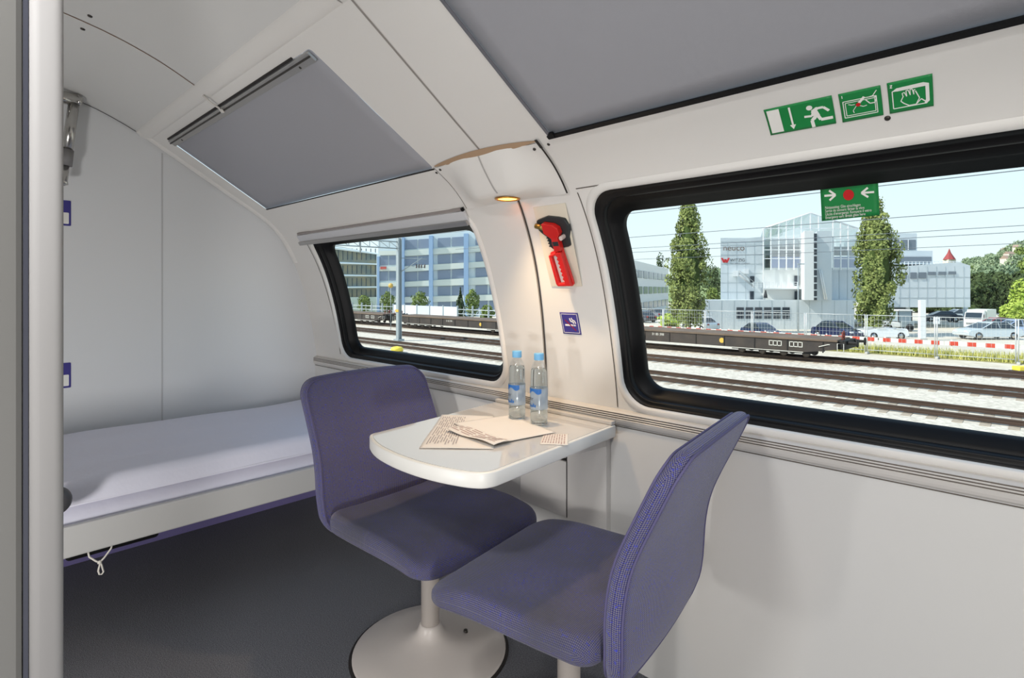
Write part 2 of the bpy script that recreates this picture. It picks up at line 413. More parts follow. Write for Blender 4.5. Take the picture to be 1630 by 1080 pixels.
b = MB(); wstrip(b, cx0-.002, cx0, TZ(1.56), TZ(1.44), .0025, .006); b.build('gap', M_groove, hs)
b = MB(); b.grid(10, 1, lambda u, v: tuple(Vector(console((-1.215-cx0+.006*v+.02*u)/(cx1-cx0), .02+.55*u))+Vector((0, -.0012, -.0005)))); b.build('seam', mat('pale_seam', (176, 172, 168), .5), hs)
def wscrew(x, t, off, par, r=.005):
    p = Vector(W(x, t, off)); R = (Vector(W(x, t, 1))-Vector(W(x, t, 0))).to_track_quat('Z', 'Y').to_matrix()
    b = MB(); b.lathe([(0, .002), (r*.8, .0016), (r, -.002)], 12); b.v = [tuple(R @ Vector(v)+p) for v in b.v]; b.build('screw', M_screw, par)
wscrew(-1.415, TZ(1.552), .006, hs); wscrew(-1.010, TZ(1.549), .007, hs); wscrew(-.962, TZ(1.549), 0, side); wscrew(-1.452, TZ(1.545), 0, side)
wscrew(-.212, TZ(1.479), 0, side, .006)
LX, LY, LZ = -1.198, 1.222, 1.4392
sl = wthing('spotlight', 'small glowing recessed spotlight under the white housing above the table', 'lamp', (LX, LY, LZ))
b = MB(); b.lathe([(.040, .0), (.039, -.003), (.034, -.004), (.031, -.001), (.031, .0)], 32, (LX, LY, LZ)); b.build('lamp_ring', mat('brass_ring', (206, 150, 70), .3, .8), sl)
b = MB(); b.lathe([(0, -.0008), (.030, -.0008)], 24, (LX, LY, LZ)); b.build('bulb', mat('warm_bulb', (255, 205, 120), .4, emit=2.0), sl)
so = lamp('spotlight_beam', 'SPOT', (LX, LY, LZ-.012), 11, (1, .72, .42), (0.04, -.06, -1), spot_size=1.8, spot_blend=.6, shadow_soft_size=.02)
so.parent = sl; so.location = (0, 0, -.012)

# ------------------------------------------------------------------ table
ZT = .742
tb = wthing('folding_table', 'white wall table with rounded front edge between two blue chairs', 'table', (-1.18, 1.44, 0))
fr = [(-1.405, .895), (-1.403, .872), (-1.39, .855), (-1.35, .835), (-1.30, .818), (-1.25, .808), (-1.18, .801), (-1.10, .802), (-1.03, .812), (-.975, .827), (-.94, .842), (-.918, .860), (-.909, .884), (-.909, .905)]
def spl(P, n=5):
    Q = []
    for i in range(len(P)-1):
        q = [P[max(i-1, 0)], P[i], P[i+1], P[min(i+2, len(P)-1)]]
        for k in range(n):
            u = k/n; Q.append(tuple(.5*(2*b+(c-a)*u+(2*a-5*b+4*c-d)*u*u+(3*b-a-3*c+d)*u**3) for a, b, c, d in zip(*q)))
    return Q+[P[-1]]
fr = spl(fr)
outl = [(-.950, 1.446)]+[(-1.466, 1.446)]+fr
def inset(poly, d):
    n = len(poly); res = []
    for i in range(n):
        a, p, c = Vector(poly[i-1]), Vector(poly[i]), Vector(poly[(i+1) % n])
        n1 = (p-a).normalized(); n2 = (c-p).normalized(); t = (Vector((-n1.y, n1.x))+Vector((-n2.y, n2.x))).normalized()
        k = max(.35, t.dot(Vector((-n1.y, n1.x)))); res.append(tuple(p+t*d/k))
    return res
b = MB(); b.prism(outl, .704, ZT-.0012, smooth=True); b.build('table_edge', mat('table_edge', (240, 238, 232), .35), tb, bevel=.004)
b = MB(); b.prism(inset(outl, .009), ZT-.0015, ZT); b.build('table_top', mat('table_top', (214, 212, 210), .05, spec=.7), tb)
b = MB(); b.box(-1.462, -.952, 1.425, 1.446, ZT, ZT+.012); b.build('back_rail', M_rail, tb, bevel=.003)
b = MB(); b.prism([(1.444, .704), (1.10, .704), (1.12, .695), (1.30, .675), (1.444, .668)], -1.02, -.985, lambda y, z, h: (h, y, z)); b.build('bracket', M_wall, tb)
# waste bin set into the wall panel under the table
wb = wthing('waste_bin', 'white waste bin with flap set in the wall under the table', 'bin', (-1.25, 1.47, .42))
b = MB(); b.box(-1.355, -1.145, 1.446, 1.484, .40, .585); b.build('body', M_wall, wb, bevel=.004)
b = MB(); b.prism([(1.446, .597), (1.437, .600), (1.440, .703), (1.484, .703), (1.484, .597)], -1.355, -1.145, lambda y, z, h: (h, y, z)); b.build('flap', M_wall, wb, bevel=.003)
b = MB(); b.box(-1.352, -1.148, 1.455, 1.484, .585, .598); b.build('gap', M_dgroove, wb)
b = MB(); b.box(-1.1448, -1.1405, 1.447, 1.484, .40, .703); b.build('hinge_gap', M_dgroove, wb)
b = MB(); b.box(-1.140, -.985, 1.444, 1.484, .30, .727); struct(b.build('trim_9', M_wall, bevel=.003))

# ------------------------------------------------------------------ chairs
def fabric(name, plane):
    m = bpy.data.materials.new(name); m.use_nodes = True; n = m.node_tree.nodes; L = m.node_tree.links; bs = n['Principled BSDF']
    bs.inputs['Roughness'].default_value = .9; bs.inputs['Specular IOR Level'].default_value = .15
    bs.inputs['Sheen Weight'].default_value = .25; bs.inputs['Sheen Roughness'].default_value = .5
    t = n.new('ShaderNodeTexCoord'); s = n.new('ShaderNodeSeparateXYZ'); L.new(t.outputs['Object'], s.inputs[0])
    def mth(op, a, b_=None):
        x = n.new('ShaderNodeMath'); x.operation = op
        for i, v in enumerate((a, b_)):
            if v is None: continue
            if isinstance(v, (int, float)): x.inputs[i].default_value = v
            else: L.new(v, x.inputs[i])
        return x.outputs[0]
    uvn = n.new('ShaderNodeUVMap'); uvn.uv_map = 'weave'; s2 = n.new('ShaderNodeSeparateXYZ'); L.new(uvn.outputs[0], s2.inputs[0]); A, B = s2.outputs['X'], s2.outputs['Y']
    f = 2*PI/.0082
    p = mth('SINE', mth('MULTIPLY', mth('ADD', A, B), f)); q = mth('SINE', mth('MULTIPLY', mth('SUBTRACT', A, B), f))
    d = mth('MULTIPLY', p, q)                                       # woven dots
    r = n.new('ShaderNodeValToRGB'); L.new(mth('ADD', mth('MULTIPLY', d, .5), .5), r.inputs[0])
    r.color_ramp.elements[0].position = .30; r.color_ramp.elements[0].color = lin((124, 121, 136))
    r.color_ramp.elements[1].position = .68; r.color_ramp.elements[1].color = lin((46, 45, 106))
    no = n.new('ShaderNodeTexNoise'); no.inputs['Scale'].default_value = 260; L.new(t.outputs['Object'], no.inputs['Vector'])
    fl = n.new('ShaderNodeValToRGB'); fl.color_ramp.elements[0].position = .60; fl.color_ramp.elements[1].position = .68
    L.new(no.outputs['Fac'], fl.inputs[0])
    mx = n.new('ShaderNodeMix'); mx.data_type = 'RGBA'; L.new(fl.outputs[0], mx.inputs[0]); L.new(r.outputs[0], mx.inputs[6]); mx.inputs[7].default_value = lin((62, 70, 190))
    # broad worn patches
    n2 = n.new('ShaderNodeTexNoise'); n2.inputs['Scale'].default_value = 4.5; n2.inputs['Detail'].default_value = 3; L.new(t.outputs['Object'], n2.inputs['Vector'])
    wr = n.new('ShaderNodeValToRGB'); wr.color_ramp.elements[0].position = .38; wr.color_ramp.elements[1].position = .68; L.new(n2.outputs['Fac'], wr.inputs[0])
    w2 = mth('MULTIPLY', wr.outputs[0], .18 if plane == 'yz' else .8)
    m2 = n.new('ShaderNodeMix'); m2.data_type = 'RGBA'; L.new(w2, m2.inputs[0]); L.new(mx.outputs[2], m2.inputs[6]); m2.inputs[7].default_value = lin((76, 76, 88))
    L.new(m2.outputs[2], bs.inputs['Base Color'])
    bp = n.new('ShaderNodeBump'); bp.inputs['Strength'].default_value = .35; bp.inputs['Distance'].default_value = .002; L.new(d, bp.inputs['Height']); L.new(bp.outputs[0], bs.inputs['Normal'])
    return m
M_fb, M_fs = fabric('chair_fabric_back', 'yz'), fabric('chair_fabric_seat', 'xy')
M_post = mat('cream_enamel', (212, 204, 197), .35, spec=.5)
BX = [(.35, -.205), (.38, -.225), (.42, -.236), (.47, -.240), (.53, -.241), (.60, -.250), (.65, -.265), (.70, -.288), (.75, -.312), (.80, -.336), (.83, -.350), (.87, -.368)]
def bx(z):
    for (a, xa), (c, xc) in zip(BX, BX[1:]):
        if z <= c: return xa+(xc-xa)*(z-a)/(c-a)
    return BX[-1][1]
def bxs(z): return (bx(z-.03)+2*bx(z)+bx(z+.03))/4
def cushion(mb, outline, th, er, fn, n=14):     # outline(i) gives the loop inset by i; fn(a, b, off) places it; off 0..th
    hb = (th-2*er)/2; mid = outline(0); top = outline(er); cx = sum(p[0] for p in top)/len(top); cy = sum(p[1] for p in top)/len(top)
    def half(sgn):
        Ls, U_ = [], []
        for k in range(6):
            an = PI/2*k/5; off = th-er+er*math.sin(an); off = off if sgn > 0 else th-off
            Ls.append([fn(p, q, off) for p, q in outline(er*(1-math.cos(an)))]); U_.append(outline(er-er*(PI/2-an)))
        for k in range(1, n+1):
            f = 1-k/n*.985; P_ = [(cx+(p-cx)*f, cy+(q-cy)*f) for p, q in top]
            Ls.append([fn(p, q, th if sgn > 0 else 0) for p, q in P_]); U_.append(P_)
        return Ls, U_
    A, UA = half(1); B, UB = half(-1)
    M = [[fn(p, q, th/2) for p, q in mid]]; UM = [outline(er-er*PI/2-hb)]
    mb.loops(B[::-1]+M+A, close_first=True, close_last=True); mb.uv = [p for l in UB[::-1]+UM+UA for p in l]
def make_chair(label, loc, rz):
    o = thing('swivel_chair', label, 'chair', loc, rz, 'blue swivel chairs at the table')
    b = MB()
    def back(y, z, off):
        crown = .012*(1-(y/.26)**2)
        return (bxs(z)-.044+off-crown*.9-.006, y*(1-.10*max(0, (.52-z)/.17)**1.5), z+.010*(1-(y/.26)**2)*(z-.36)/.5)
    cushion(b, lambda i: rr(-.257+i, .257-i, .362+i, .858-i, (.062-i*.5, .062-i*.5, .075-i*.5, .075-i*.5)), .040, .018, back)
    bk = b.build('backrest', M_fb, o)
    b = MB()
    for s in (.0385, .0015): b.tube([back(y, z, s) for y, z in rr(-.250, .250, .369, .851, (.055, .055, .07, .07), 8, 14)], .0028, 6, True)
    b.build('piping', mat('piping', (92, 88, 124), .9), bk)
    b = MB()
    def seat(x, y, off):
        f = max(0, (x-.06)/.18); dz = -.030*f*f+.010*abs(y/.26)**2-.004
        bk_ = max(0, (-x-.1)/.13); dz += .006*bk_
        return (x-.012*(y/.26)**2*(1 if x > 0 else 0), y, .398+off+dz*(.4+.6*off/.06))
    cushion(b, lambda i: rr(-.232+i, .243-i, -.258+i, .258-i, (.06-i*.5, .05-i*.5, .05-i*.5, .06-i*.5)), .060, .024, seat)
    st = b.build('seat', M_fs, o)
    b = MB(); b.tube([seat(x, y, .016) for x, y in rr(-.228, .239, -.254, .254, (.058, .05, .05, .058), 8, 14)], .0028, 6, True)
    b.build('piping', mat('piping', (92, 88, 124), .9), st)
    b = MB(); b.lathe([(.029, .045), (.029, .385), (.07, .388), (.07, .398)], 32, (-.03, 0, 0)); b.build('post', M_post, o)
    b = MB(); b.lathe([(.243, 0), (.243, .006), (.238, .010), (.17, .022), (.11, .034), (.065, .046), (.045, .058), (.036, .075), (.0345, .084), (.0295, .086)], 64, (-.03, 0, 0)); bs = b.build('base', M_post, o)
    b = MB(); b.lathe([(.253, .0005), (.247, .004), (.242, .004)], 64, (-.03, 0, 0)); b.build('base_rim', M_dgroove, bs)
    b = MB(); b.lathe([(0, .0105), (.006, .010), (.008, 0)], 12, (.03, .10, .030)); b.build('screw', M_screw, bs)
    return o
make_chair('blue fabric swivel chair on the bed side, its backrest front in view', (-1.395, 1.10, 0), math.radians(3))
make_chair('blue fabric swivel chair nearest the camera, seen from its side and back', (-.895, 1.10, 0), math.radians(180+8))

# ------------------------------------------------------------------ bottles
def bottle(x, y, label):
    o = thing('water_bottle', label, 'bottle', (x, y, ZT), random.random()*.4+3.6, 'water bottles on the table')
    pr = [(.020, .002), (.0255, .0), (.0275, .006), (.0265, .012), (.0275, .018), (.0275, .05), (.0268, .054), (.0268, .112), (.0275, .116)]
    for k in range(5): z = .120+k*.008; pr += [(.0275-.0012*(k/4), z), (.0262-.0012*(k/4), z+.004)]
    pr += [(.0262, .162), (.0245, .172), (.0205, .184), (.0155, .193), (.0125, .197), (.0125, .205), (.011, .205)]
    b = MB(); b.lathe(pr, 40); bo = b.build('body', M_bottle, o)
    b = MB(); b.lathe([(0, .004), (.0245, .004), (.0258, .02), (.0258, .05), (.0252, .06), (.0252, .12), (.0245, .160), (.022, .172), (0, .172)], 32); b.build('water', M_water, o)
    b = MB(); b.lathe([(.0150, .199), (.0152, .200), (.0152, .2175), (.0145, .2195), (0, .2195)], 32); b.build('cap', mat('blue_cap', (120, 186, 232), .4), o)
    b = MB(); b.grid(60, 1, lambda u, v: (.02765*math.cos(u*2*PI), .02765*math.sin(u*2*PI), .050+.064*v)); lb = b.build('label', M_label, o)
    b = MB(); tv, tf = text2d('Valser', .0165); rt = lambda x, y, rad: (rad*math.cos(-.40+x/rad), rad*math.sin(-.40+x/rad), y)
    tv = [rt(x, y+.078, .0279) for x, y in tv]; b.add(tv, tf); b.build('lettering', mat('label_text', (50, 44, 60), .5), lb, recalc=False)
    b = MB()
    random.seed(3)
    for k in range(9):
        x = -.004+k*.006; h = .004+.006*random.random()
        b.add([rt(x, .058, .02785), rt(x+.005, .057, .02785), rt(x+.006, .058+h, .02785), rt(x+.002, .060+h*1.2, .02785)], [(0, 1, 2, 3)])
    b.build('label_picture', mat('label_blue', (40, 106, 182), .5), lb, recalc=False); b = MB()
    for k in range(14):
        x = -.01+k*.0055; h = .005*math.sin(k*.9)
        b.add([rt(x, .101+h, .02785), rt(x+.0057, .101+.005*math.sin((k+1)*.9), .02785), rt(x+.0057, .1135, .02785), rt(x, .1135, .02785)], [(0, 1, 2, 3)])
    b.build('label_band', mat('label_blue', (40, 106, 182), .5), lb, recalc=False)
    return o
M_bottle = glass('clear_plastic', (.95, .97, .98, 1), .10)
M_water = mat('water', (235, 246, 252), .02, trans=1, ior=1.12)
def label_mat():
    m = bpy.data.materials.new('clear_label'); m.use_nodes = True; n = m.node_tree.nodes; L = m.node_tree.links
    x = n.new('ShaderNodeMixShader'); t = n.new('ShaderNodeBsdfTransparent'); p = n['Principled BSDF']
    p.inputs['Base Color'].default_value = lin((190, 205, 222)); p.inputs['Roughness'].default_value = .3
    t.inputs[0].default_value = (.90, .94, .98, 1); x.inputs[0].default_value = .42
    L.new(t.outputs[0], x.inputs[1]); L.new(p.outputs[0], x.inputs[2]); L.new(x.outputs[0], n['Material Output'].inputs[0]); return m
M_label = label_mat()
bottle(-1.216, 1.284, 'clear water bottle with blue cap on the table, the one nearer the bed')
bottle(-1.122, 1.283, 'clear water bottle with blue cap on the table, the one nearer the hammer')

# ------------------------------------------------------------------ papers
M_paper = mat('paper', (240, 235, 229), .7); M_print = mat('grey_print', (178, 170, 172), .7); M_print2 = mat('mauve_print', (196, 172, 168), .7)
def lerp2(q, u, v):
    a = [q[0][i]+(q[1][i]-q[0][i])*u for i in (0, 1)]; c = [q[3][i]+(q[2][i]-q[3][i])*u for i in (0, 1)]
    return (a[0]+(c[0]-a[0])*v, a[1]+(c[1]-a[1])*v)
def paper(name, label, quad, z, lines, m, wav=.002, curl=0, grp=None):
    c = lerp2(quad, .5, .5); o = wthing(name, label, 'paper', (c[0], c[1], z), grp)
    def P(u, v, h=0):
        x, y = lerp2(quad, u, v); return (x, y, z+h+wav*(1+math.sin(u*7+v*3))*.5+curl*max(0, u-.6)**2*4)
    b = MB(); b.grid(24, 16, P); s = b.build('sheet', M_paper, o); q = s.modifiers.new('t', 'SOLIDIFY'); q.thickness = .0005; q.offset = 1
    if lines:
        b = MB(); random.seed(len(label))
        for (u0, u1, v0, v1) in lines(): b.grid(6, 1, lambda u, v: P(u0+(u1-u0)*u, v0+(v1-v0)*v, .0011))
        b.build('print', m, o)
    return o
def col_lines(u0, u1, n, v0=.05, v1=.93):
    def f():
        res = []
        for k in range(n):
            v = v0+(v1-v0)*k/n; x = u0+random.random()*.1*(u1-u0)
            while x < u1: l = (.08+.25*random.random())*(u1-u0); res.append((x, min(x+l, u1), v, v+(v1-v0)/n*.45)); x += l+.05*(u1-u0)
        return res
    return f
# quads: (u0v0, u1v0, u1v1, u0v1)
paper('timetable_sheet', 'flat printed paper sheet lying lowest on the table, toward the bed chair', [(-1.176, .87), (-1.435, 1.154), (-1.30, 1.26), (-1.03, 1.00)], ZT+.0006, col_lines(.08, .92, 12, .06, .50), M_print)
paper('card_sheet', 'blank cream sheet lying behind the folded leaflet, under the bottles', [(-1.055, 1.03), (-1.31, 1.10), (-1.265, 1.30), (-1.015, 1.235)], ZT+.0034, None, None, .0008)
paper('folded_leaflet', 'narrow folded leaflet with mauve print on top of the other papers', [(-1.039, 1.008), (-1.255, 1.027), (-1.262, 1.090), (-1.035, 1.075)], ZT+.0055, col_lines(.03, .97, 5, .22, .95), M_print2, .006)
paper('printed_slip', 'small printed slip lying alone near the right table edge', [(-.975, 1.118), (-1.035, 1.205), (-.985, 1.255), (-.915, 1.165)], ZT+.0005, col_lines(.05, .95, 9), M_print2, .0003)

# ------------------------------------------------------------------ bed
M_sheet = mat('white_linen', (233, 232, 244), .85, spec=.15, bump=(14, .25))
M_bed = mat('bed_frame', (200, 199, 196), .4)
bd = wthing('bed_frame', 'light grey fold-down bed frame along the end wall', 'bed', (-2.55, .6, .33))
b = MB(); b.box(-2.172, -2.148, -.5, 1.440, .335, .432); b.build('front_rail', M_bed, bd, bevel=.006)
b = MB(); b.box(-2.938, -2.172, -.5, 1.440, .385, .418); b.build('tray', M_bed, bd)
b = MB(); b.box(-2.40, -2.16, .27, .52, .318, .342); b.build('latch_plate', M_rub, bd, bevel=.02, seg=4)
b = MB(); b.lathe([(0, .034), (.020, .030), (.036, .018), (.042, 0), (.042, -.012)], 28, (-2.105, .2375, .53), 'x'); b.lathe([(.012, -.045), (.012, 0)], 12, (-2.105, .2375, .53), 'x'); b.build('knob', mat('dark_knob', (88, 86, 88), .45), bd)
def pillow_slab(mb, x0, x1, y0, y1, z0, fn, er, nx=34, ny=70):
    def f(u, v):
        x = x0+(x1-x0)*u; y = y0+(y1-y0)*v
        dx = min((x-x0), (x1-x))/er; dy = min((y-y0), (y1-y))/er
        h = math.sqrt(max(0, 1-(1-min(1, dx))**2))*math.sqrt(max(0, 1-(1-min(1, dy))**2))
        return (x, y, z0+fn(x, y)*h)
    mb.grid(nx, ny, f); mb.add([(x0, y0, z0), (x1, y0, z0), (x1, y1, z0), (x0, y1, z0)], [(0, 1, 2, 3)])
mt = wthing('mattress', 'thin white sheeted mattress lying in the grey bed frame', 'mattress', (-2.55, .6, .418))
b = MB(); pillow_slab(b, -2.938, -2.178, -.45, 1.436, .4185, lambda x, y: .060+.004*math.sin(y*5+x*2), .03); b.build('sheet', M_sheet, mt)
dv = wthing('duvet', 'flat white duvet spread over the mattress on the bed', 'duvet', (-2.55, .6, .485))
def du(x, y):
    wv = .006*math.sin(9*x+3.1*y)+.005*math.sin(23*x-4*y+1)+.004*math.sin(31*x+9*y)*math.sin(3*y)
    return .060+.012*math.sin(1.7*(y+.3))+.022*max(0, (y-.9)/.5)**2*(1 if x < -2.4 else .6)+wv*min(1, max(0, (-2.22-x)/.12))
b = MB(); pillow_slab(b, -2.940, -2.172, -.45, 1.438, .4835, du, .055, 60, 90); b.build('cover', M_sheet, dv)
b = MB(); b.tube([(-2.176, y, .487+.0015*math.sin(y*9)) for y in [-.4+1.8*k/40 for k in range(41)]], .0035, 6); b.build('hem', mat('hem', (222, 221, 232), .85), dv)
pc = wthing('pull_cord', 'white looped pull cord hanging below the bed frame', 'cord', (-2.15, .35, .33))
b = MB(); b.tube([(-2.162, .325, .337), (-2.158, .328, .318), (-2.153, .345, .300), (-2.150, .352, .296)], .0028, 8); b.tube([(-2.162, .388, .337), (-2.157, .384, .326), (-2.153, .365, .304), (-2.150, .354, .296)], .0028, 8); b.build('cord', mat('cord', (226, 222, 212), .7), pc)
b = MB(); b.tube([(-2.150, .352, .298), (-2.149, .354, .292), (-2.149, .349, .270), (-2.149, .352, .258), (-2.149, .358, .256), (-2.149, .363, .262), (-2.149, .358, .285), (-2.149, .355, .294)], .0026, 8); b.lathe([(0, .006), (.006, .003), (.006, -.004), (0, -.006)], 10, (-2.150, .353, .296)); b.build('loop', mat('cord', (226, 222, 212), .7), pc)

# bunk stay: steel arm on the end wall, upper left
bs = wthing('bunk_stay', 'steel folding stay with grey sleeve hanging by the end wall', 'strut', (-2.86, .38, 1.94))
b = MB(); b.tube([(-2.86, .28, 1.935), (-2.86, .395, 1.935)], .025, 20); b.tube([(-2.86, .395, 1.935), (-2.86, .412, 1.932)], [.025, .015], 20); b.build('bracket_tube', M_steel, bs)
b = MB(); b.tube([(-2.86, .385, 1.93), (-2.86, .362, 1.72)], .019, 16); b.build('rod', M_steel, bs)
b = MB(); b.tube([(-2.86, .362, 1.725), (-2.86, .356, 1.66)], .023, 16); b.build('sleeve', mat('grey_sleeve', (128, 126, 126), .6), bs)
b = MB(); b.tube([(-2.86, .356, 1.66), (-2.86, .351, 1.60), (-2.86, .349, 1.585), (-2.86, .348, 1.578)], [.014, .014, .018, .006], 14); b.build('tip', M_steel, bs)

# berth number signs on the end wall
M_violet = mat('sign_violet', (62, 56, 134), .45)
def berth_sign(y1, z0, z1, num, label):
    x = XE+.0005
    o = wthing('berth_sign', label, 'sign', (x, y1-.045, (z0+z1)/2))
    b = MB(); b.prism(rr(y1-.09, y1, z0, z1, .004, 3, 2), x, x+.0015, lambda y, z, h: (h, y, z)); b.build('plate', M_violet, o)
    b = MB(); b.prism(rr(y1-.082, y1-.007, z0+.008, z0+.055, .003, 3, 2), x+.0016, x+.0022, lambda y, z, h: (h, y, z)); b.build('number_field', M_white, o)
    tv, tf = text2d(num, .05); b = MB(); b.add([(x+.0026, y1-.046+a, z0+.014+c) for a, c in tv], tf); b.build('number', mat('sign_ink', (40, 38, 70), .5), o, recalc=False)
    b = MB(); b.prism(rr(y1-.06, y1-.025, z1-.032, z1-.024, .003, 3, 2), x+.0016, x+.0022, lambda y, z, h: (h, y, z)); b.prism([(y1-.043+.006*math.cos(k*PI/6), z1-.020+.006*math.sin(k*PI/6)) for k in range(12)], x+.0016, x+.0022, lambda y, z, h: (h, y, z)); b.build('symbol', M_white, o)
berth_sign(.386, 1.424, 1.530, '1', 'violet berth number sign high on the end wall, below the steel stay')
berth_sign(.386, .745, .850, '1', 'violet berth number sign low on the end wall, above the bed')

# ------------------------------------------------------------------ signs on the side wall
def sign(name, label, quad, base_m, layers, grp=None, th=.0012, off0=.0006):
    """quad: wall (x, t) corners as tl, tr, br, bl; layers: (part name, material, [polygons in 0..1, y down])"""
    c = lerp2(quad, .5, .5); o = wthing(name, label, 'sign', W(c[0], c[1], 0), grp)
    b = MB(); b.grid(10, 10, lambda u, v: W(*lerp2(quad, u, v), off0+th))
    for q in ((0, 0, 1, 0), (1, 0, 1, 1), (1, 1, 0, 1), (0, 1, 0, 0)): b.grid(10, 1, lambda u, v: W(*lerp2(quad, q[0]+(q[2]-q[0])*u, q[1]+(q[3]-q[1])*u), off0+th*(1-v)), False)
    b.build('backing', base_m, o)
    h = off0+th
    for nm, m, polys in layers:
        b = MB()
        for p in polys:
            if isinstance(p, tuple): b.add([W(*lerp2(quad, x, y), h+.0008) for x, y in p[0]], p[1])
            else: wprism(b, [lerp2(quad, x, y) for x, y in p], h, h+.0006)
        b.build(nm, m, o); h += .0006
    return o
def bar(x0, y0, x1, y1, wd, asp=1.0):       # thick line; asp = width/height of the sign
    dx, dy = (x1-x0)*asp, y1-y0; l = math.hypot(dx, dy) or 1; px, py = -dy/l*wd/2, dx/l*wd/2
    return [(x0+px/asp, y0+py), (x1+px/asp, y1+py), (x1-px/asp, y1-py), (x0-px/asp, y0-py)]
def pline(pts, wd, asp=1.0): return [bar(*a, *b_, wd, asp) for a, b_ in zip(pts, pts[1:])]
def disc(x, y, r, asp=1.0, n=20): return [(x+r/asp*math.cos(2*PI*k/n), y+r*math.sin(2*PI*k/n)) for k in range(n)]
def ring_rect(x0, y0, x1, y1, wd, asp): return [bar(x0, y0, x1, y0, wd, asp), bar(x1, y0, x1, y1, wd, asp), bar(x1, y1, x0, y1, wd, asp), bar(x0, y1, x0, y0, wd, asp)]
t5, t4 = TZ(1.527), TZ(1.486)
a = 1.9
run = [disc(.665, .27, .085, a)]+pline([(.78, .33), (.70, .42), (.735, .60), (.70, .70)], .10, a)+pline([(.74, .34), (.86, .34), (.93, .50)], .075, a)+pline([(.72, .40), (.68, .58), (.57, .56)], .07, a)+pline([(.76, .58), (.80, .76), (.97, .76)], .095, a)+pline([(.735, .60), (.67, .74), (.68, .98)], .095, a)+[bar(.72, .36, .76, .62, .15, a)]
sign('exit_sign', 'green exit sticker with running man, down arrow and white door', [(-.415, t5), (-.291, t5), (-.295, t4), (-.418, t4)], M_green,
     [('pictogram', M_white, [[(.035, .07), (.225, .07), (.225, .93), (.035, .93)], bar(.38, .10, .38, .78, .055, a), [(.335, .76), (.425, .76), (.38, .92)]]+run)])
a = 1.05
sign('window_hammer_sign', 'square green sticker showing hammer hitting a cracked window, marked 1', [(-.280, t5+.001), (-.213, t5+.001), (-.217, t4+.001), (-.284, t4+.001)], M_green,
     [('pictogram', M_white, ring_rect(.08, .30, .88, .86, .022, a)+ring_rect(.13, .36, .84, .80, .018, a)+pline([(.40, .50), (.30, .66), (.32, .74)], .018, a)+pline([(.20, .42), (.28, .46), (.36, .46)], .018, a)+pline([(.46, .52), (.56, .58), (.64, .56)], .018, a)+[bar(.46, .44, .60, .26, .07, a)]+pline([(.62, .36), (.72, .52), (.84, .52), (.88, .36), (.80, .28), (.72, .30)], .026, a)+pline([(.80, .28), (.90, .12)], .022, a)+[bar(.08, .08, .08, .17, .02, a)]),
      ('impact_dot', M_red, [disc(.44, .48, .06, a)])])
sign('push_glass_sign', 'square green sticker showing hand pushing out a window, marked 2', [(-.203, t5), (-.138, t5), (-.142, t4+.001), (-.207, t4+.001)], M_green,
     [('pictogram', M_white, [[(.10, .30), (.20, .22), (.80, .20), (.92, .26), (.92, .80), (.84, .88), (.80, .86), (.84, .74), (.84, .32), (.22, .32)]]+ring_rect(.10, .30, .86, .86, .024, a)+pline([(.34, .52), (.28, .66), (.34, .74), (.46, .84), (.62, .84), (.70, .66), (.62, .42)], .024, a)+pline([(.34, .54), (.32, .42), (.37, .40), (.42, .54)], .02, a)+pline([(.42, .52), (.41, .36), (.46, .35), (.50, .52)], .02, a)+pline([(.50, .52), (.50, .34), (.55, .34), (.58, .52)], .02, a)+pline([(.58, .50), (.58, .38), (.62, .38)], .02, a)+pline([(.60, .86), (.74, .70), (.86, .84)], .024, a)+[bar(.06, .09, .11, .09, .02, a), bar(.11, .09, .06, .17, .02, a), bar(.06, .17, .11, .17, .02, a)])])
# sticker on the pane of the right window
tx = [('Notausstieg: Glas einschlagen', .0), ('Sortie de secours: Briser la vitre', .115), ("Uscita d'emergenza: Rompere il vetro", .23), ('Emergency exit: Break glass here', .345)]
tp = []
for s_, dy in tx:
    tv, tf = text2d(s_, .105); tp.append(([(.075+x*.50, .70+dy*.72-y*.95) for x, y in tv], tf))
a = 1.45
sign('break_glass_sign', 'green emergency window sticker with red dot between two white arrows', [(-.361, TZ(1.372)), (-.252, TZ(1.366)), (-.256, TZ(1.294)), (-.368, TZ(1.291))], M_green,
     [('arrow', M_white, [bar(.07, .38, .26, .38, .05, a), bar(.16, .26, .27, .38, .05, a), bar(.16, .50, .27, .38, .05, a)]), ('arrow', M_white, [bar(.73, .38, .93, .38, .05, a), bar(.83, .26, .72, .38, .05, a), bar(.83, .50, .72, .38, .05, a)]),
      ('dot', M_red, [disc(.5, .40, .135, a, 28)]), ('lettering', M_white, tp)], off0=-.060)
# no smoking
a = .95
sign('no_smoking_sign', 'violet no smoking sticker on the pillar below the red hammer', [(-1.150, TZ(1.083)), (-1.076, TZ(1.083)), (-1.073, TZ(1.012)), (-1.147, TZ(1.012))], M_violet,
     [('pictogram', M_white, ring_rect(.07, .07, .93, .93, .018, a)+[bar(.20, .58, .62, .58, .075, a), bar(.66, .58, .72, .58, .075, a), bar(.75, .58, .78, .58, .075, a)]+pline([(.50, .26), (.54, .40), (.66, .42), (.70, .50)], .05, a)+pline([(.60, .24), (.64, .34), (.76, .38), (.80, .50)], .045, a)),
      ('prohibition_bar', mat('sign_dark_red', (140, 30, 60), .5), pline([(.24, .34), (.76, .82)], .05, a))])

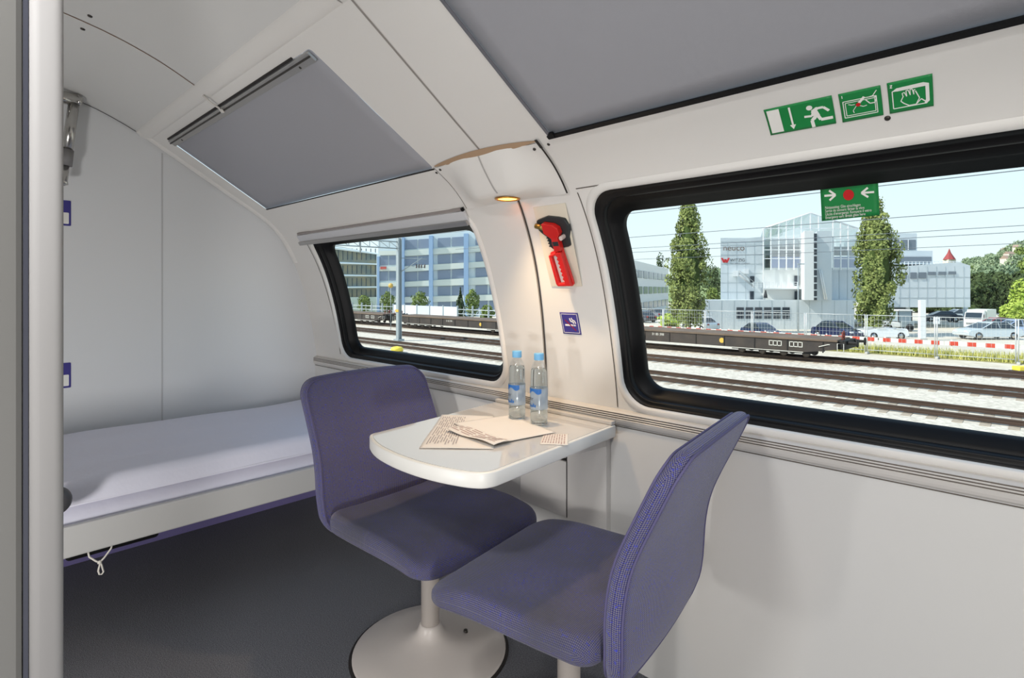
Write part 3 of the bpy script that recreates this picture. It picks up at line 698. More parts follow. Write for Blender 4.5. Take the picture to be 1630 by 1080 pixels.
# ------------------------------------------------------------------ emergency hammer and its holder
hm = wthing('hammer_holder', 'black hammer holder on cream backing plate on the pillar', 'holder', W(-1.09, TZ(1.30), 0))
b = MB(); wprism(b, [(-1.145, TZ(1.414)), (-1.018, TZ(1.414)), (-1.040, TZ(1.168)), (-1.165, TZ(1.168))], .0006, .0022); b.build('backing_plate', M_cream, hm)
HQ = [(-1.142, TZ(1.402)), (-1.018, TZ(1.402)), (-1.040, TZ(1.188)), (-1.164, TZ(1.188))]
def H(x, y): return lerp2(HQ, x, y)
def hpoly(mb, pts, o0, o1): wprism(mb, [H(x, y) for x, y in pts], o0, o1)
M_hold = mat('holder_plastic', (44, 48, 50), .4); M_hred = mat('hammer_red', (206, 30, 26), .35, coat=.3)
b = MB(); hpoly(b, [(.0, .16), (.04, .11), (.12, .10), (.40, .07), (.72, .10), (.92, .13), (1.0, .22), (1.0, .30), (.94, .38), (.94, .50), (.84, .52), (.36, .54), (.28, .50), (.24, .36), (.10, .30), (.02, .25)], .003, .016); b.build('clip_body', M_hold, hm, bevel=.003)
b = MB()
for k in range(4): hpoly(b, [(.24+.03*k*.3, .36+k*.04), (.30+.03*k*.3, .36+k*.04), (.31+.03*k*.3, .375+k*.04), (.25+.03*k*.3, .375+k*.04)], .016, .019)
b.build('grip_ribs', M_hold, hm)
b = MB(); hpoly(b, [(x, y) for x, y in disc(.79, .365, .032, 0.6, 16)], .016, .034); b.build('seal_button', mat('seal_white', (214, 196, 190), .5), hm)
hh = wthing('emergency_hammer', 'red emergency hammer with slotted grip hanging in its black holder', 'hammer', W(-1.09, TZ(1.29), .03))
b = MB(); p0, p1 = H(.05, .165), H(.34, .215); b.tube([W(*p0, .026), W(*p1, .026)], .0085, 14); b.build('striker', mat('brass', (150, 128, 70), .35, .9), hh)
b = MB()
hpoly(b, [(.30, .13), (.62, .165), (.76, .22), (.78, .30), (.70, .36), (.72, .54), (.52, .54), (.50, .36), (.30, .27)], .0165, .037)
hpoly(b, [(.52, .54), (.72, .54), (.90, 1.0), (.90, 1.03), (.84, 1.06), (.46, 1.06), (.40, 1.03), (.28, .60), (.30, .57), (.50, .54)], .0165, .024)
b.build('handle', M_hred, hh, bevel=.003)
b = MB(); hpoly(b, [(.28, .60), (.52, .56), (.52, .60), (.38, .63), (.50, 1.0), (.70, 1.0), (.72, 1.05), (.44, 1.05), (.39, 1.02)], .024, .034); b.build('guard', M_hred, hh, bevel=.003)
b = MB(); hpoly(b, [(.40, .62), (.53, .61), (.68, .99), (.52, 1.0)], .0241, .0255); b.build('blade', mat('blade_plate', (222, 220, 214), .4, .3), hh)
teeth = [(.56, .56)]
for k in range(7):
    y = .60+k*.057; x = .545+k*.018
    teeth += [(x-.02, y), (x+.04, y+.028)]
teeth += [(.68, 1.0), (.70, 1.04), (.88, 1.04), (.72, .56)]
b = MB(); hpoly(b, teeth, .0241, .037); b.build('toothed_grip', M_hred, hh, bevel=.002)
b = MB(); hpoly(b, [(.53, .40), (.70, .40), (.71, .46), (.54, .46)], .037, .0385); b.build('maker_plate', M_hold, hh)

# ================================================================== OUTSIDE: rail yard, road and buildings (ground 3 m below the coach floor)
GZ = -3.04
def U(u, D): return (u-815)*D/880
def V(v, D): return 1.16+(460-v)*D/880
M_ground = mat('asphalt', (196, 188, 172), .9, noise=((214, 206, 190), .35))
M_ballast = mat('ballast', (176, 168, 154), .95, noise=((222, 214, 198), 7, .2), bump=(9, .5))
M_sand = mat('sandy_path', (212, 204, 186), .95, noise=((190, 180, 160), 1.2))
M_rust = mat('rusty_rail', (72, 56, 46), .6, .2)
M_railtop = mat('rail_head', (128, 116, 106), .35, .7)
M_sleeper = mat('sleeper', (146, 132, 116), .9, noise=((176, 164, 146), 3))
b = MB(); b.box(-300, 500, 3, 800, GZ-.5, GZ); struct(b.build('ground', M_ground))
b = MB(); b.box(-140, 60, 3.2, 38.2, GZ, GZ+.10); struct(b.build('ballast_bed', M_ballast))
b = MB(); b.box(-140, 30, 38.2, 41.2, GZ, GZ+.05); struct(b.build('sandy_strip', M_sand))
b = MB(); b.box(-140, 60, 41.2, 44.6, GZ, GZ+.06); struct(b.build('verge', mat('verge_soil', (150, 142, 96), .95, noise=((176, 166, 112), 2))))
random.seed(11)
def track(y, label):
    o = wthing('railway_track', label, 'track', (-30, y, GZ+.1), 'railway tracks')
    for s in (-1, 1):
        b = MB(); yy = y+s*.7525
        b.box(-138, 28, yy-.065, yy+.065, GZ+.14, GZ+.16); b.box(-138, 28, yy-.012, yy+.012, GZ+.16, GZ+.27); b.box(-138, 28, yy-.036, yy+.036, GZ+.265, GZ+.305)
        r = b.build('rail', M_rust, o, merge=False)
        b = MB(); b.box(-138, 28, yy-.030, yy+.030, GZ+.3051, GZ+.308); b.build('rail_head', M_railtop, r)
    b = MB(); b.box(-30.13, -29.87, y-1.3, y+1.3, GZ+.03, GZ+.112); bm_ = b
    me = None; xs = [26-.65*k for k in range(250)]
    vis = [x for x in xs if -60 < x < 3][:100]
    for x in vis:
        if me is None:
            p = bm_.build('sleeper', M_sleeper, o); me = p.data; p.location = (x+30, 0, 0)
        else:
            q = p.copy(); C.objects.link(q); q.location = (x+30, 0, 0)
    b = MB()
    for x in xs:
        if x not in vis: b.box(x-.13, x+.13, y-1.3, y+1.3, GZ+.03, GZ+.112)
    tag(b.build('sleeper', M_sleeper, o, merge=False), kind='stuff')
track(22.95, 'nearest railway track outside the windows, rusty rails in pale gravel')
track(28.75, 'middle railway track, rusty rails between two gravel strips')
track(34.7, 'farthest railway track, carrying the dark flat wagons')

# flat wagons
M_wdeck = mat('wagon_deck', (116, 100, 86), .85, noise=((92, 78, 66), .8))
M_wside = mat('wagon_side', (50, 46, 44), .7, noise=((66, 58, 52), 1.5))
M_wdark = mat('wagon_dark', (30, 29, 28), .75)
M_wmark = mat('wagon_marking', (206, 204, 196), .6); M_wyel = mat('wagon_yellow', (208, 170, 70), .6)
M_wred = mat('wagon_red', (126, 58, 48), .7)
def wagon(x1, length, label, handles=True):
    y0, y1 = 33.35, 36.05; x0 = x1-length; zr = GZ+.31
    o = wthing('flat_wagon', label, 'wagon', (x0+length/2, 34.7, zr), 'flat wagons')
    b = MB(); b.box(x0+.5, x1-.9, y0, y1, zr+1.02, zr+1.14); b.build('deck', M_wdeck, o, bevel=.02)
    b = MB(); b.prism([(x0+.5, zr+1.02), (x0+.5, zr+.62), (x0+2.6, zr+.35), (x1-2.6, zr+.35), (x1-.9, zr+.62), (x1-.9, zr+1.02)], y0+.06, y1-.06, lambda x, z, h: (x, h, z))
    s = b.build('side_frame', M_wside, o)
    b = MB()
    for k in range(11): x = x0+1.2+k*(length-2.8)/10; b.box(x-.03, x+.03, y0+.03, y0+.07, zr+.4, zr+1.0)
    b.build('stiffener', M_wdark, s)
    b = MB(); b.box(x0+2.6, x1-2.6, y0+.045, y0+.062, zr+.335, zr+.37); b.build('edge_line', M_wmark, s)
    b = MB()
    for xx in (x1-4.4, x1-3.3):
        for k in range(4): b.box(xx+k*.22-.02, xx+k*.22+.02, y0+.03, y0+.05, zr+.62, zr+.92)
        b.box(xx, xx+.66, y0+.03, y0+.05, zr+.62, zr+.66); b.box(xx, xx+.66, y0+.03, y0+.05, zr+.88, zr+.92)
    tv, tf = text2d('31 85 398', .22); b.add([(x1-9.0-3+a_, y0+.055, zr+.78+c_) for a_, c_ in tv], tf)
    b.build('marking', M_wmark, s, recalc=False)
    b = MB(); b.prism([(x1-7.2+.16*math.cos(k*PI/5), zr+.72+.16*math.sin(k*PI/5)) for k in range(10)], y0+.04, y0+.055, lambda x, z, h: (x, h, z)); b.build('yellow_sign', M_wyel, s)
    for xc in (x0+4.0, x1-4.4):
        bg_ = MB(); bg_.box(xc-2.3, xc+2.3, y0+.35, y0+.5, zr+.25, zr+.50); bg_.box(xc-2.3, xc+2.3, y1-.5, y1-.35, zr+.25, zr+.50); g = bg_.build('bogie', M_wdark, o, merge=False)
        for k in range(4):
            for yy in (y0+.6, y1-.6):
                b = MB(); b.lathe([(.10, -.07), (.19, -.05), (.19, .05), (.21, .06), (.21, .09), (.10, .09)], 20, (xc-1.8+1.2*k, yy, zr+.21), 'y'); b.build('wheel', mat('wheel_steel', (96, 90, 86), .45, .6), g)
    for (xe, s_) in ((x1-.9, 1), (x0+.5, -1)):
        b = MB(); b.box(min(xe, xe+s_*.35), max(xe, xe+s_*.35), y0+.2, y1-.2, zr+.62, zr+1.10); b.build('end_beam', M_wdark, o, bevel=.03)
        for yy in (y0+.5, y1-.5):
            b = MB(); c_ = (0, yy, zr+.98); b.lathe([(.10, xe+s_*.35), (.08, xe+s_*.62), (.07, xe+s_*.78), (.20, xe+s_*.80), (.22, xe+s_*.86), (0, xe+s_*.87)], 18, c_, 'x'); b.build('buffer', M_wdark, o)
        b = MB(); b.tube([(xe+s_*.2, y0+.15, zr+1.14), (xe+s_*.2, y0+.15, zr+1.55), (xe+s_*.2, y0+.55, zr+1.55), (xe+s_*.2, y0+.55, zr+1.14)], .03, 6); b.tube([(xe+s_*.2, y0+.15, zr+1.35), (xe+s_*.2, y0+.55, zr+1.35)], .02, 6); b.build('end_rail', M_wred, o)
        b = MB(); b.lathe([(.20, -.02), (.22, 0), (.20, .02)], 18, (xe+s_*.1, y0+.9, zr+1.40), 'x'); b.tube([(xe+s_*.1, y0+.9, zr+1.10), (xe+s_*.1, y0+.9, zr+1.42)], .02, 6); b.build('brake_wheel', M_wred, o)
        b = MB(); b.tube([(xe+s_*.1, y0+.3, zr+.95), (xe-s_*.5, y0+.02, zr+.85), (xe-s_*.9, y0+.02, zr+.72)], .025, 6); b.tube([(xe, y0+.02, zr+.5), (xe, y0+.02, zr+.95), (xe+s_*.3, y0+.02, zr+.95), (xe+s_*.3, y0+.02, zr+.5), (xe, y0+.02, zr+.5)], .02, 6); b.build('steps', M_wmark, o)
wagon(-7.1, 21, 'dark flat wagon filling the track in the right window, buffers at its end')
wagon(-28.9, 21, 'dark flat wagon in the left window, the one nearer the pillar')
wagon(-50.7, 21, 'dark flat wagon in the left window, behind the catenary mast and toward the bed')

# overhead wires
wires = []
for i, (y, z, n_) in enumerate(((22.95, 4.76, 'top'), (28.75, 4.23, 'second'), (34.7, 4.06, 'third'), (34.9, 3.78, 'fourth'), (41.0, 3.62, 'lowest'))):
    b = MB(); b.tube([(x, y, z+.0006*(x+12)**2*.3) for x in (-34, -26, -18, -10, -2, 6, 14)], .016, 5)
    o = b.build('overhead_wire', mat('wire', (96, 104, 112), .6)); tag(o, 'thin overhead wire crossing the sky in the right window, %s from the top' % {'top': 'first', 'lowest': 'fifth'}.get(n_, n_), 'wire', 'overhead wires')

# ---------------------------------------------------------------- trees
def leaf_mat(name, c1, c2, sc_):
    m = mat(name, c1, .8, spec=.15, noise=(c2, sc_, .22)); return m
def leaves(mb, pts, size, nrm_from=None, n=None):
    for p in pts:
        p = Vector(p)
        d = Vector((random.gauss(0, 1), random.gauss(0, 1), random.gauss(0, 1)))
        if nrm_from: d = d*.75+(p-Vector((nrm_from[0], nrm_from[1], p.z-.3))).normalized()*1.3
        d.normalize(); a_ = d.cross(Vector((random.random(), random.random(), random.random()-.5))).normalized(); c_ = d.cross(a_)
        s = size*(.6+.8*random.random())
        mb.add([p-a_*s*.5, p+c_*s*.38, p+a_*s*.5, p-c_*s*.38], [(0, 1, 2, 3)])
def poplar(r, d, top, rad, label, prof):
    o = tthing('poplar_tree', label, 'tree', r, d, GZ)
    b = MB(); b.tube([(r, d, GZ), (r+.05, d, GZ+1.6), (r, d, GZ+5), (r, d, top-1)], [.24, .18, .12, .04], 10); b.build('trunk', mat('bark', (104, 92, 78), .9), o)
    H_ = top-GZ; random.seed(int(r*100)); pts = []; core = MB()
    def rad_at(h):
        for (h0, r0), (h1, r1) in zip(prof, prof[1:]):
            if h <= h1: return (r0+(r1-r0)*(h-h0)/(h1-h0))*rad
        return 0
    tufts = []
    for k in range(150):
        h = random.random()**.9*.91+.075; an = random.random()*2*PI; q = rad_at(h)*(.48+.46*random.random()); tufts.append((r+q*math.cos(an), d+q*math.sin(an), GZ+H_*h, .36+.36*random.random()))
    for (x, y, z, s) in tufts:
        for j in range(105):
            v = Vector((random.gauss(0, 1), random.gauss(0, 1), random.gauss(0, 1))).normalized()*s*(.6+.45*random.random())
            pts.append((x+v.x*.85, y+v.y*.85, z+v.z*1.25))
    b = MB(); leaves(b, pts, .20, (r, d)); b.build('foliage', leaf_mat('poplar_leaf', (84, 100, 52), (158, 168, 102), 1.8), o, recalc=False, merge=False)
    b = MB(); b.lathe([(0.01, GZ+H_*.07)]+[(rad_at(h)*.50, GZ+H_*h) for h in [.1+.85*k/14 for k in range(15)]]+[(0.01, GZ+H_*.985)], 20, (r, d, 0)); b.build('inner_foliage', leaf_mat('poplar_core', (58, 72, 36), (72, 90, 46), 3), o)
    return o
PRF = [(0, .0), (.06, .25), (.12, .62), (.22, .92), (.36, 1.0), (.50, .96), (.62, .82), (.74, .62), (.85, .44), (.94, .28), (1.0, .05)]
PRF2 = [(0, .0), (.06, .25), (.12, .60), (.24, .90), (.38, .98), (.52, 1.0), (.66, .88), (.74, .66), (.84, .42), (.94, .30), (1.0, .06)]
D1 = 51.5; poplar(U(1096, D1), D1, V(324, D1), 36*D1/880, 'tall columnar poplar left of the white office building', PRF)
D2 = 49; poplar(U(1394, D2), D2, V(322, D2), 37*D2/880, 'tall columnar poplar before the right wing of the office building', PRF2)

def round_tree(name, label, r, d, z0, h, rad, m, n=900, size=.22, trunk=.35, grp=None, cone=False, lf=None):
    o = tthing(name, label, 'tree', r, d, z0, grp); random.seed(int(abs(r*37+d*11)))
    b = MB(); b.tube([(r, d, z0), (r, d, z0+h*.6)], [rad*.10+.03, .03], 7); b.build('trunk', mat('bark', (104, 92, 78), .9), o)
    pts = []
    for k in range(n):
        v = Vector((random.gauss(0, 1), random.gauss(0, 1), random.gauss(0, 1))).normalized()*(.55+.5*random.random()**.6)
        lump = 1+.22*math.sin(v.x*5+r)*math.sin(v.z*6+d)+.12*math.sin(v.y*9)
        f = max(.08, (1-(v.z+1)/2)) if cone else 1
        pts.append((r+v.x*rad*lump*f*(1.25 if cone else 1), d+v.y*rad*lump*f, z0+h*trunk+(h*(1-trunk))*.5*(1+v.z*min(1.05, lump))))
    b = MB(); leaves(b, pts, size, (r, d)); b.build('foliage', m, o, recalc=False, merge=False)
    return o
M_dark = leaf_mat('dark_leaf', (52, 66, 44), (92, 108, 68), 1.2); M_mid = leaf_mat('mid_leaf', (84, 104, 52), (142, 158, 86), 1.2); M_lime = leaf_mat('lime_leaf', (122, 150, 52), (190, 206, 104), 1.4)
M_haze = leaf_mat('far_leaf', (132, 150, 118), (160, 174, 140), .25); M_haze2 = leaf_mat('far_dark_leaf', (114, 134, 108), (142, 160, 126), .25)  # paler greens: distance haze is put into these leaf colours
# dark trees behind the right wing
for i, (u, v0, wd, D) in enumerate(((1560, 436, 30, 92), (1590, 434, 30, 96), (1622, 438, 26, 76), (1545, 450, 30, 77), (1515, 470, 30, 88), (1475, 478, 34, 97))):
    top = V(v0, D); lbl = ['broad dark tree just right of the office wing end', 'tallest dark tree right of the office wing, above the truck', 'narrow dark tree at the far right before the hill', 'dark tree touching the corner of the office wing', 'dark shrubby tree under the office wing, near the pale pylon', 'dark shrubby tree under the office wing, left of the white pylon'][i]
    round_tree('dark_tree', lbl, U(u, D), D, GZ, top-GZ, wd*D/880*.75, M_dark, 3200, .55, .02, 'dark trees behind the office wing')
for i, (u, v0, wd, D) in enumerate(((1612, 484, 16, 64), (1634, 446, 22, 69))):
    round_tree('bright_tree', ['low bright green bush at the right window edge', 'tall bright green tree cut by the right window edge'][i], U(u, D), D, GZ, V(v0, D)-GZ, wd*D/880, M_lime, 2600, .30, .0, 'bright green trees')
# trees left of the office building
for i, (u, v0, wd, D) in enumerate(((1137, 424, 12, 120), (1134, 458, 12, 105), (1051, 403, 9, 130), (1072, 500, 26, 62))):
    round_tree(['dark_tree', 'garden_tree', 'dark_tree', 'hedge_bush'][i], ['dark tree just left of the office building, beyond the poplar', 'mid green tree low between poplar and office building', 'slim dark tree rising over the white block left of the poplar', 'low green bush at the foot of the left poplar'][i], U(u, D), D, GZ, V(v0, D)-GZ, wd*D/880*.8, [M_dark, M_mid, M_dark, M_lime][i], 1200, .4, .0)

# ---------------------------------------------------------------- office building
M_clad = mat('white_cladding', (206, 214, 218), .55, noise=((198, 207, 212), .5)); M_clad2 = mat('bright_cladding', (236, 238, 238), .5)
M_win = mat('dark_window', (58, 66, 76), .15, spec=.6); M_winb = mat('blue_window', (112, 140, 186), .15, spec=.6); M_frame = mat('white_frame', (226, 230, 232), .5)
M_joint = mat('clad_joint', (176, 186, 190), .6)
DB = 60; DL = 57
ob = tthing('office_building', 'white office building with glass tower and dark red lettering, beyond the tracks', 'building', U(1300, DB), DB, GZ)
def fbox(u0, u1, v0, v1, D, d0, d1, m, name, par=None, bevel=0):      # v0 above v1; d0..d1 in front (-) / behind (+) of depth D
    Dn = D+d0; b = MB(); sh = .42*(D+d1-Dn)      # the block's plan is skewed: its flanks run back at an angle
    b.add([(U(u, Dn)+(sh if q else 0), D+d1 if q else Dn, V(v, Dn)) for q in (0, 1) for u in (u0, u1) for v in (v1, v0)], [(0, 2, 3, 1), (4, 5, 7, 6), (0, 1, 5, 4), (2, 6, 7, 3), (1, 3, 7, 5), (0, 4, 6, 2)]); return b.build(name, m, par if par is not None else ob, bevel=bevel)
VG = 460+4.2*880/DL
lw = fbox(1110, 1360, 478, VG, DL, 0, 3, M_clad, 'plinth_wall')
for k in range(12): fbox(1128+k*20, 1128.7+k*20, 479, VG-1, DL, -.02, .0, M_joint, 'joint', lw)
for i in range(6):
    u = 1172.5+i*14.6
    f = fbox(u, u+11.6, 489.5, 507.5, DL, -.05, .02, M_win, 'window')
    fbox(u, u+11.6, 494.6, 495.6, DL, -.08, -.04, M_frame, 'glazing_bar', f); fbox(u, u+11.6, 501.2, 502.2, DL, -.08, -.04, M_frame, 'glazing_bar', f)
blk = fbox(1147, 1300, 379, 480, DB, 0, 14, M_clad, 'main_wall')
b = MB(); D = DB
b.prism([(U(1147, D), V(382.5, D)), (U(1218, D), V(377, D)), (U(1218, D), V(385, D)), (U(1147, D), V(385, D))], D-.03, D+4, lambda x, z, h: (x+.42*(h-D), h, z)); b.build('parapet', M_clad, ob)
for k in range(10):
    fbox(1158+k*14.2, 1158.6+k*14.2, 386, 478, DB, -.02, 0, M_joint, 'joint', blk)
for k in range(6): fbox(1147, 1300, 390+k*15, 390.6+k*15, DB, -.02, 0, M_joint, 'joint', blk)
# glass tower: framed glazed box with pyramid roof
M_tg = glass('tower_glass', (.80, .86, .88, 1), .25)
tw0 = 1215
b = MB(); D = DB-1.5
zt0, zt1, za = V(430, D), V(364, D), V(339, D); x0, x1 = U(1215, D), U(1366, D)
b.add([(x0, D, zt0), (x1, D, zt0), (x1, D, zt1), (U(1290, D), D, za), (x0, D, zt1)], [(0, 1, 2, 3, 4)])
b.add([(x0, D, zt1), (U(1290, D), D, za), (U(1290, D)+5.9, D+14, za), (x0+5.9, D+14, zt1)], [(0, 1, 2, 3)]); b.add([(x1, D, zt1), (U(1290, D), D, za), (U(1290, D)+5.9, D+14, za), (x1+5.9, D+14, zt1)], [(0, 1, 2, 3)])
b.add([(x0, D, zt0), (x0+5.9, D+14, zt0), (x0+5.9, D+14, zt1), (x0, D, zt1)], [(0, 1, 2, 3)]); b.add([(x1, D, zt0), (x1+5.9, D+14, zt0), (x1+5.9, D+14, zt1), (x1, D, zt1)], [(0, 1, 2, 3)])
tg = b.build('glass_tower', M_tg, ob)
b = MB()
for u in (1215, 1227, 1239.5, 1251.5, 1263.5, 1275.5, 1290, 1303, 1326, 1338, 1350, 1366):
    vt = 364-(25*(1-abs(u-1290)/75.5)); b.box(U(u, D)-.05, U(u, D)+.05, D-.08, D, zt0, V(vt, D))
for v in (364, 380, 398, 412): b.box(x0, x1, D-.06, D, V(v, D)-.04, V(v, D)+.04)
b.tube([(x0, D, zt1), (U(1290, D), D, za), (x1, D, zt1)], .08, 6)
for k in range(5): b.tube([(x0+(U(1290, D)-x0)*k/5, D, zt1+(za-zt1)*k/5), (x0+5.9+(U(1290, D)-x0)*k/5, D+14, zt1+(za-zt1)*k/5)], .05, 5)
b.build('tower_frame', M_frame, tg)
for u0, u1 in ((1218, 1226.5), (1228, 1238.5), (1240.5, 1250.5), (1252.5, 1262.5), (1264.5, 1274.5), (1276, 1281), (1327, 1337), (1339, 1349), (1351, 1362)):
    fbox(u0, u1, 409, 426.5, DB, -.2, -.02, M_win if u0 in (1218, 1276) else M_winb, 'window'); fbox(u0, u1, 393, 407, DB, -.2, -.02, mat('grey_window', (116, 128, 136), .2), 'window')
fbox(1215, 1300, 426.8, 478, DB, -1.2, .1, mat('sunlit_cladding', (226, 228, 226), .55), 'terrace_wall')  # paler cladding copy; sunlight on the terrace wall is put into its colour
fbox(1215, 1280, 458.5, 460.5, DB, -2.4, -1.2, M_frame, 'terrace_slab')
for u0, u1, v0, v1 in ((1194, 1201, 440, 450), (1194, 1200, 464, 477), (1265, 1272, 439, 455), (1265, 1272, 464, 477)): fbox(u0, u1, v0, v1, DB, -1.35 if u0 > 1214 else -.1, -1.1 if u0 > 1214 else .1, M_win, 'window')
b = MB(); D = DB-2.4
for k in range(12): b.box(U(1199+k*6.4, D)-.02, U(1199+k*6.4, D)+.02, D, D+.04, V(458.5, D), V(449.5, D))
for v in (449.5, 453, 456): b.box(U(1199, D), U(1270, D), D, D+.04, V(v, D)-.02, V(v, D)+.02)
b.build('terrace_railing', M_frame, ob)
b = MB(); D = DB-1.8; b.tube([(U(1177, D), D, V(438, D)), (U(1200, D), D, V(457, D))], .10, 6); b.tube([(U(1177, D), D, V(431, D)), (U(1200, D), D, V(449, D))], .04, 6); b.tube([(U(1177, D), D, V(438, D)), (U(1177, D), D, V(431, D))], .04, 6); b.build('outside_stair', mat('grey_stair', (168, 174, 176), .5), ob)
fbox(1167, 1175, 431, 440, DB, -1.0, .0, M_clad2, 'air_unit'); fbox(1184, 1192, 428, 436, DB, -.7, .0, M_frame, 'air_unit')
fbox(1280.5, 1295.5, 367.5, 478, DB, -5.0, 1, M_clad2, 'stair_tower')  # brightest cladding here: the tower's sunlit look is put into the colour
fbox(1295.5, 1300.5, 372, 478, DB, -3.5, 0, M_win, 'window_strip')
for k in range(9): fbox(1295.3, 1300.7, 384+k*11, 386+k*11, DB, -3.65, -3.4, M_frame, 'glazing_bar')
fbox(1300.5, 1324, 368, 478, DB, -3.2, 4, M_clad, 'lift_shaft')
fbox(1322, 1440, 427, 480, DB, -.2, 10, M_clad, 'middle_wall')
for k in range(8): fbox(1336+k*13, 1336.5+k*13, 428, 479, DB, -.23, -.2, M_joint, 'joint')
b = MB(); D = DB-3.4; b.tube([(U(1304, D), D, V(430, D)), (U(1313, D), D, V(477, D))], .07, 6); b.tube([(U(1307, D), D, V(430, D)), (U(1316, D), D, V(477, D))], .07, 6); b.build('drain_pipe', M_clad2, ob)
# lettering
def letters(txt, u, v, size_px, m, name, D=DB, sx=1.0):
    tv, tf = text2d(txt, size_px*D/880/.72); b = MB(); x0_, z0_ = U(u, D), V(v, D)
    b.add([(x0_+x*sx, D-.06, z0_+y) for x, y in tv], tf); return b.build(name, m, blk, recalc=False)
letters('neuco', 1150.5, 399, 9.2, mat('bronze_letter', (122, 104, 92), .5), 'lettering', sx=1.10)
letters('WITZIG', 1162, 416.5, 4.6, mat('black_letter', (44, 44, 50), .5), 'lettering', sx=1.05)
letters('THE OFFICE COMPANY', 1162, 421, 2.3, mat('grey_letter', (120, 124, 130), .5), 'lettering', sx=.95)
b = MB(); D = DB; P_ = lambda u, v: (U(u, D), V(v, D))
zig = [(1149, 411), (1152.5, 418.5), (1154.5, 413), (1156.5, 418.5), (1160, 411)]
for (ua, va), (ub, vb) in zip(zig, zig[1:]):
    p, q = P_(ua, va), P_(ub, vb); b.prism([(p[0]-.10, p[1]), (q[0]-.10, q[1]), (q[0]+.10, q[1]), (p[0]+.10, p[1])], D-.07, D-.03, lambda x, z, h: (x, h, z))
b.build('red_emblem', mat('emblem_red', (204, 52, 56), .5), blk)
# right wing on stilts with set-back floors
wg = MB(); D = DB-1
wg.prism([(U(1395, D), V(427, D)), (U(1527, D), V(417.5, D)), (U(1544.5, D), V(423, D)), (U(1544.5, D), V(489.5, D)), (U(1395, D), V(489.5, D))], D, D+9, lambda x, z, h: (x+.42*(h-D), h, z))
wg = wg.build('wing', M_clad, ob)
for k in range(8): fbox(1432+k*14.5, 1432.5+k*14.5, 424, 489, DB-1, -.03, 0, M_joint, 'joint', wg)
for v in (441, 458, 474): fbox(1430, 1544, v, v+.5, DB-1, -.03, 0, M_joint, 'joint', wg)
for u0, u1, v0, v1 in ((1433.5, 1443.5, 434.5, 444.5), (1449.5, 1459.5, 434, 444), (1463, 1474.5, 433.8, 443.5), (1478, 1490, 433, 438.2), (1494, 1506.5, 432.8, 437.8), (1510, 1522, 432.4, 437)): fbox(u0, u1, v0, v1, DB-1, -.08, .05, mat('mid_window', (112, 122, 132), .2), 'window')
fbox(1372, 1484.5, 399.5, 421, DB, 2, 10, M_clad, 'upper_floor'); fbox(1432, 1483, 409, 418, DB, 1.9, 2.1, mat('mid_window', (112, 122, 132), .2), 'window_band')
fbox(1361, 1459.5, 371.5, 400, DB, 3, 10, M_clad, 'top_floor'); fbox(1423, 1458, 382, 398, DB, 2.9, 3.1, mat('mid_window', (112, 122, 132), .2), 'window_band')
for u in (1433, 1446): fbox(u-.4, u+.4, 382, 398, DB, 2.8, 2.95, M_frame, 'mullion')
b = MB(); D = DB
for k in range(16): b.box(U(1440+k*6, D)-.02, U(1440+k*6, D)+.02, D, D+.04, V(424, D), V(416.5, D))
b.box(U(1440, D), U(1530, D), D, D+.04, V(416.8, D), V(416.3, D)); b.build('roof_railing', M_frame, ob)
VB = 460+4.2*880/DB
fbox(1442.5, 1448.5, 489, VB, DB, 0, .5, M_clad, 'stilt'); fbox(1536, 1541, 489, VB, DB, 7, 7.6, M_clad, 'stilt')
fbox(1395, 1440, 489, VB, DB, 4, 8, M_clad, 'ground_floor'); fbox(1424, 1441, 490.5, 510, DB, 3.8, 4.1, M_win, 'window')
# terrace things
oo = tthing('closed_parasol', 'dark closed parasol on the office building terrace', 'parasol', U(1218.5, 58.2), 58.2, V(478, 58.2))
b = MB(); b.lathe([(.03, V(478, 58.2)), (.03, V(474, 58.2))], 8, (U(1218.5, 58.2), 58.2, 0)); b.build('pole', M_frame, oo)
b = MB(); b.lathe([(.20, V(474.5, 58.2)), (.17, V(470, 58.2)), (.10, V(465.5, 58.2)), (.03, V(462, 58.2))], 12, (U(1218.5, 58.2), 58.2, 0)); b.build('canopy', mat('parasol_cloth', (54, 58, 62), .8), oo)

# white block behind the left poplar
o = tthing('white_block', 'long white office block with window rows, left of the poplar', 'building', U(1030, 90), 92, GZ)
b = MB(); D = 84
pA, pB = (U(1003, 80), 80), (U(1064, 118), 118); nA = Vector((pB[0]-pA[0], pB[1]-pA[1])).normalized(); nn = Vector((nA.y, -nA.x))
def wall_pt(s, z, off): return (pA[0]+(pB[0]-pA[0])*s+nn.x*off, pA[1]+(pB[1]-pA[1])*s+nn.y*off, z)
ztop = V(413, 80); fc = lambda s0, s1, z0, z1, o0, o1: MB().add([wall_pt(s, z, q) for s in (s0, s1) for z in (z0, z1) for q in (o0, o1)], [(0, 1, 3, 2), (4, 6, 7, 5), (0, 4, 5, 1), (2, 3, 7, 6), (0, 2, 6, 4), (1, 5, 7, 3)])
fc(0, 1, GZ, ztop, -10, 0).build('wall', mat('block_wall', (224, 224, 220), .6), o)
for k in range(4):
    z = ztop-2.0-k*2.55
    for j in range(8): fc(.02+j*.122, .115+j*.122, z-.55, z+.65, -.05, .08).build('window', mat('block_window', (104, 116, 128), .2), o)

